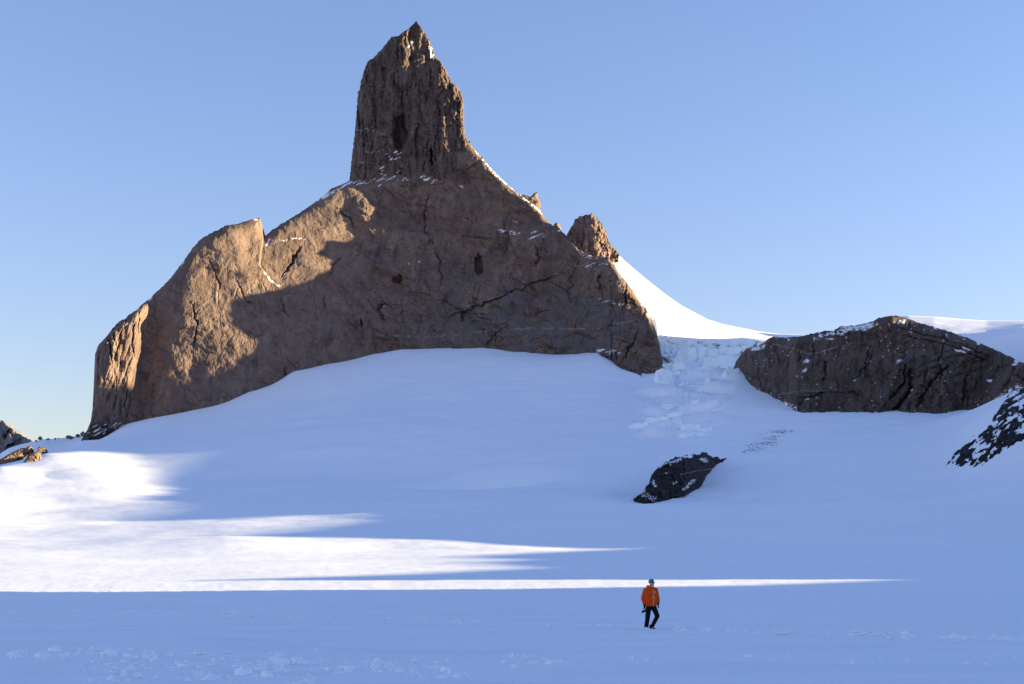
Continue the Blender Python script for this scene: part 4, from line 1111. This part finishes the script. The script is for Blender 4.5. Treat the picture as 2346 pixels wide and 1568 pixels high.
# jacket
jk = blob('jacket', [[(Q(395, 470), (.10, .105, .07)), (Q(560, 462), (.11, .105, .07))], [(Q(395, 480), (.11, .11, .08)), (Q(430, 860), (.125, .12, .045))], [(Q(560, 475), (.11, .11, .08)), (Q(545, 850), (.125, .12, .045))],
                [(Q(430, 700), (.115, .12, .08)), (Q(545, 700), (.115, .12, .08))], [(Q(425, 862), (.12, .125, .035)), (Q(550, 852), (.12, .125, .035))],
                [(Q(350, 490, .0), (.088, .09, .08)), (Q(292, 690, .03), (.070, .072, .07))], [(Q(292, 690, .03), (.070, .072, .07)), (Q(322, 815, -.05), (.056, .058, .04))],
                [(Q(600, 480, .0), (.085, .09, .08)), (Q(655, 680, .04), (.066, .07, .07))], [(Q(655, 680, .04), (.066, .07, .07)), (Q(662, 785, -.05), (.054, .056, .035))],
                [(Q(415, 405, .07), (.06, .07, .055)), (Q(480, 440, .06), (.13, .09, .06))], [(Q(440, 415, .03), (.07, .08, .05)), (Q(520, 430, -.06), (.07, .06, .035))], [(Q(450, 440, -.03), (.09, .08, .05)), (Q(560, 440, -.05), (.05, .06, .03))]], M_JACKET, person, .012, 3)
def strip(name, pts, w, mat, parent, y=-.135, th=.006):
    bm = bmesh.new()
    P = [Vector((a.x, y if a.y == 0 else a.y, a.z)) for a in pts]
    for i in range(len(P) - 1):
        d = (P[i + 1] - P[i]).normalized(); n = Vector((d.z, 0, -d.x)) * w / 2
        vs4 = [bm.verts.new(P[i] + n), bm.verts.new(P[i] - n), bm.verts.new(P[i + 1] - n), bm.verts.new(P[i + 1] + n)]
        vb = [bm.verts.new(v.co + Vector((0, th * 4, 0))) for v in vs4]
        bm.faces.new(vs4); bm.faces.new(vb[::-1])
        for k in range(4): bm.faces.new([vs4[k], vb[k], vb[(k + 1) % 4], vs4[(k + 1) % 4]])
    bmesh.ops.recalc_face_normals(bm, faces=bm.faces)
    me = bpy.data.meshes.new(name); bm.to_mesh(me); bm.free(); me.materials.append(mat)
    o = bpy.data.objects.new(name, me); COL.objects.link(o); o.parent = parent
    return o
strip('zip', [Q(520, 470), Q(536, 560), Q(542, 700), Q(538, 880)], .013, M_ZIP, person, -.122)
strip('pocket_zip', [Q(498, 610), Q(504, 715)], .007, M_ZIP, person, -.121)
strip('pocket_zip', [Q(560, 620), Q(568, 715)], .007, M_ZIP, person, -.119)
strip('chest_logo', [Q(562, 548), Q(568, 525), Q(578, 520), Q(574, 540), Q(590, 548)], .011, M_LOGO, person, -.112)
# beanie, sunglasses
blob('beanie', [[(H(-.02, 0, .05), (.104, .104, .10))], [(H(-.02, 0, .05), (.103, .103, .03)), (H(-.035, 0, .0), (.098, .098, .02))]], M_KNIT, person, .009, 2)
blob('sunglasses', [[(H(.098, .035, .012), (.014, .026, .021))], [(H(.098, -.035, .012), (.014, .026, .021))], [(H(.102, .02, .018), .007), (H(.102, -.02, .018), .007)],
                    [(H(.09, .062, .016), .006), (H(.0, .09, .016), .006)], [(H(.09, -.062, .016), .006), (H(.0, -.09, .016), .006)]], M_LENS, person, .006, 1)
# gloves: palm, four fingers, thumb
def glove(wr, d, side, inw, curl, name='glove'):
    d = d.normalized(); side = side.normalized(); nrm = d.cross(side).normalized()
    palm = wr + d * .06
    b = [[(wr - d * .035, (.046, .046, .03)), (wr + d * .01, (.04, .04, .03))], [(wr, .036), (palm, .036)], [(palm + side * .022, .022), (palm - side * .022, .022)]]
    for k, L in enumerate((.072, .082, .078, .062)):
        r0 = palm + side * (.033 - .022 * k) + d * .03
        m1 = r0 + (d * math.cos(curl * .5) + nrm * math.sin(curl * .5) * inw) * L * .5
        m2 = m1 + (d * math.cos(curl) + nrm * math.sin(curl) * inw) * L * .5
        b += [[(r0, .0125), (m1, .0115)], [(m1, .0115), (m2, .0095)]]
    t0_ = wr + d * .03 + side * .032; t1_ = t0_ + (side * .7 + d * .7) * .032; t2_ = t1_ + (d * .9 + nrm * inw * .5) * .03
    b += [[(t0_, .015), (t1_, .0135)], [(t1_, .0135), (t2_, .011)]]
    return blob(name, b, M_GLOVE, person, .006, 1)
glove(Q(322, 850, -.06), Vector((.10, -.15, -1)), Vector((.5, -.8, .1)), 1, 1.2)
glove(Q(655, 812, -.06), Vector((-.08, -.05, -1)), Vector((-.5, -.8, 0)), -1, .7)
# boots
def boot(heel, toe, name='boot'):
    d = (toe - heel); dn = d.normalized()
    o = blob(name, [[(heel + up * .045, (.045, .045, .045)), (toe + up * .038 - dn * .04, (.048, .048, .034))], [(heel + up * .05, (.05, .05, .05)), (heel + up * .13 + dn * .02, (.052, .055, .03))], [(toe + up * .036 - dn * .05, (.046, .046, .034)), (toe + up * .03 - dn * .02, (.036, .036, .026))]], M_BOOT, person, .009, 2)
    so = blob('sole', [[(heel + up * .012, (.05, .05, .014)), (toe + up * .012 - dn * .03, (.045, .045, .014))]], M_BOOTP, o, .008, 1)
    st = blob('trim', [[(heel + up * .075 + dn * .04, (.050, .05, .008)), (toe + up * .05 - dn * .06, (.048, .048, .008))]], M_BOOTP, o, .007, 1)
    return o
boot(Q(372, 1434, .05), Q(386, 1434, -.20))
boot(Q(478, 1420, .06), Q(566, 1432, -.13))
# camera with a long lens, held in the hand at the left of the picture
camr = empty('photo_camera', person.location + Q(352, 975, -.10))
tag(camr, 'black camera with a long lens hanging from the left-hand glove in the picture', 'camera')
def lathe(name, prof_, a, b_, mat, parent, n=20):
    ax = (b_ - a).normalized(); s1 = ax.cross(Vector((0, 1, .3))).normalized(); s2 = ax.cross(s1)
    L = (b_ - a).length
    V = [[a + ax * (t_ * L) + (s1 * math.cos(k / n * 2 * math.pi) + s2 * math.sin(k / n * 2 * math.pi)) * r_ for k in range(n)] for t_, r_ in prof_]
    V = np.array([[tuple(v) for v in row] for row in V])
    me_faces = grid_faces(len(prof_), n, wrap=True)
    me = bpy.data.meshes.new(name); me.from_pydata([tuple(v) for v in V.reshape(-1, 3)], [], [tuple(int(i) for i in f) for f in me_faces]); me.materials.append(mat)
    me.polygons.foreach_set('use_smooth', np.ones(len(me.polygons), bool))
    o = bpy.data.objects.new(name, me); COL.objects.link(o); o.parent = parent
    return o
lathe('lens', [(0, 0), (0, .034), (.2, .036), (.22, .040), (.5, .041), (.52, .037), (.7, .038), (.72, .044), (1, .046), (1, .040), (.96, .036), (.96, 0)], Vector((.0, 0, .0)), Vector((-.13, -.02, -.062)), M_CAMB, camr)
bm = bmesh.new(); bmesh.ops.create_cube(bm, size=1.0)
for v in bm.verts: v.co = Vector((v.co.x * .075, v.co.y * .13, v.co.z * .10))
bmesh.ops.bevel(bm, geom=bm.edges[:], offset=.012, segments=2, affect='EDGES')
me = bpy.data.meshes.new('camera_body'); bm.to_mesh(me); bm.free(); me.materials.append(M_CAMB)
o = bpy.data.objects.new('camera_body', me); o.location = (.035, 0, .02); o.rotation_euler = (0, .35, .1); COL.objects.link(o); o.parent = camr
bm = bmesh.new(); bmesh.ops.create_cube(bm, size=1.0)
for v in bm.verts: v.co = Vector((v.co.x * (.05 if v.co.z < 0 else .035), v.co.y * .05, v.co.z * .035))
me = bpy.data.meshes.new('viewfinder'); bm.to_mesh(me); bm.free(); me.materials.append(M_CAMB)
o = bpy.data.objects.new('viewfinder', me); o.location = (.015, 0, .078); o.rotation_euler = (0, .35, .1); COL.objects.link(o); o.parent = camr
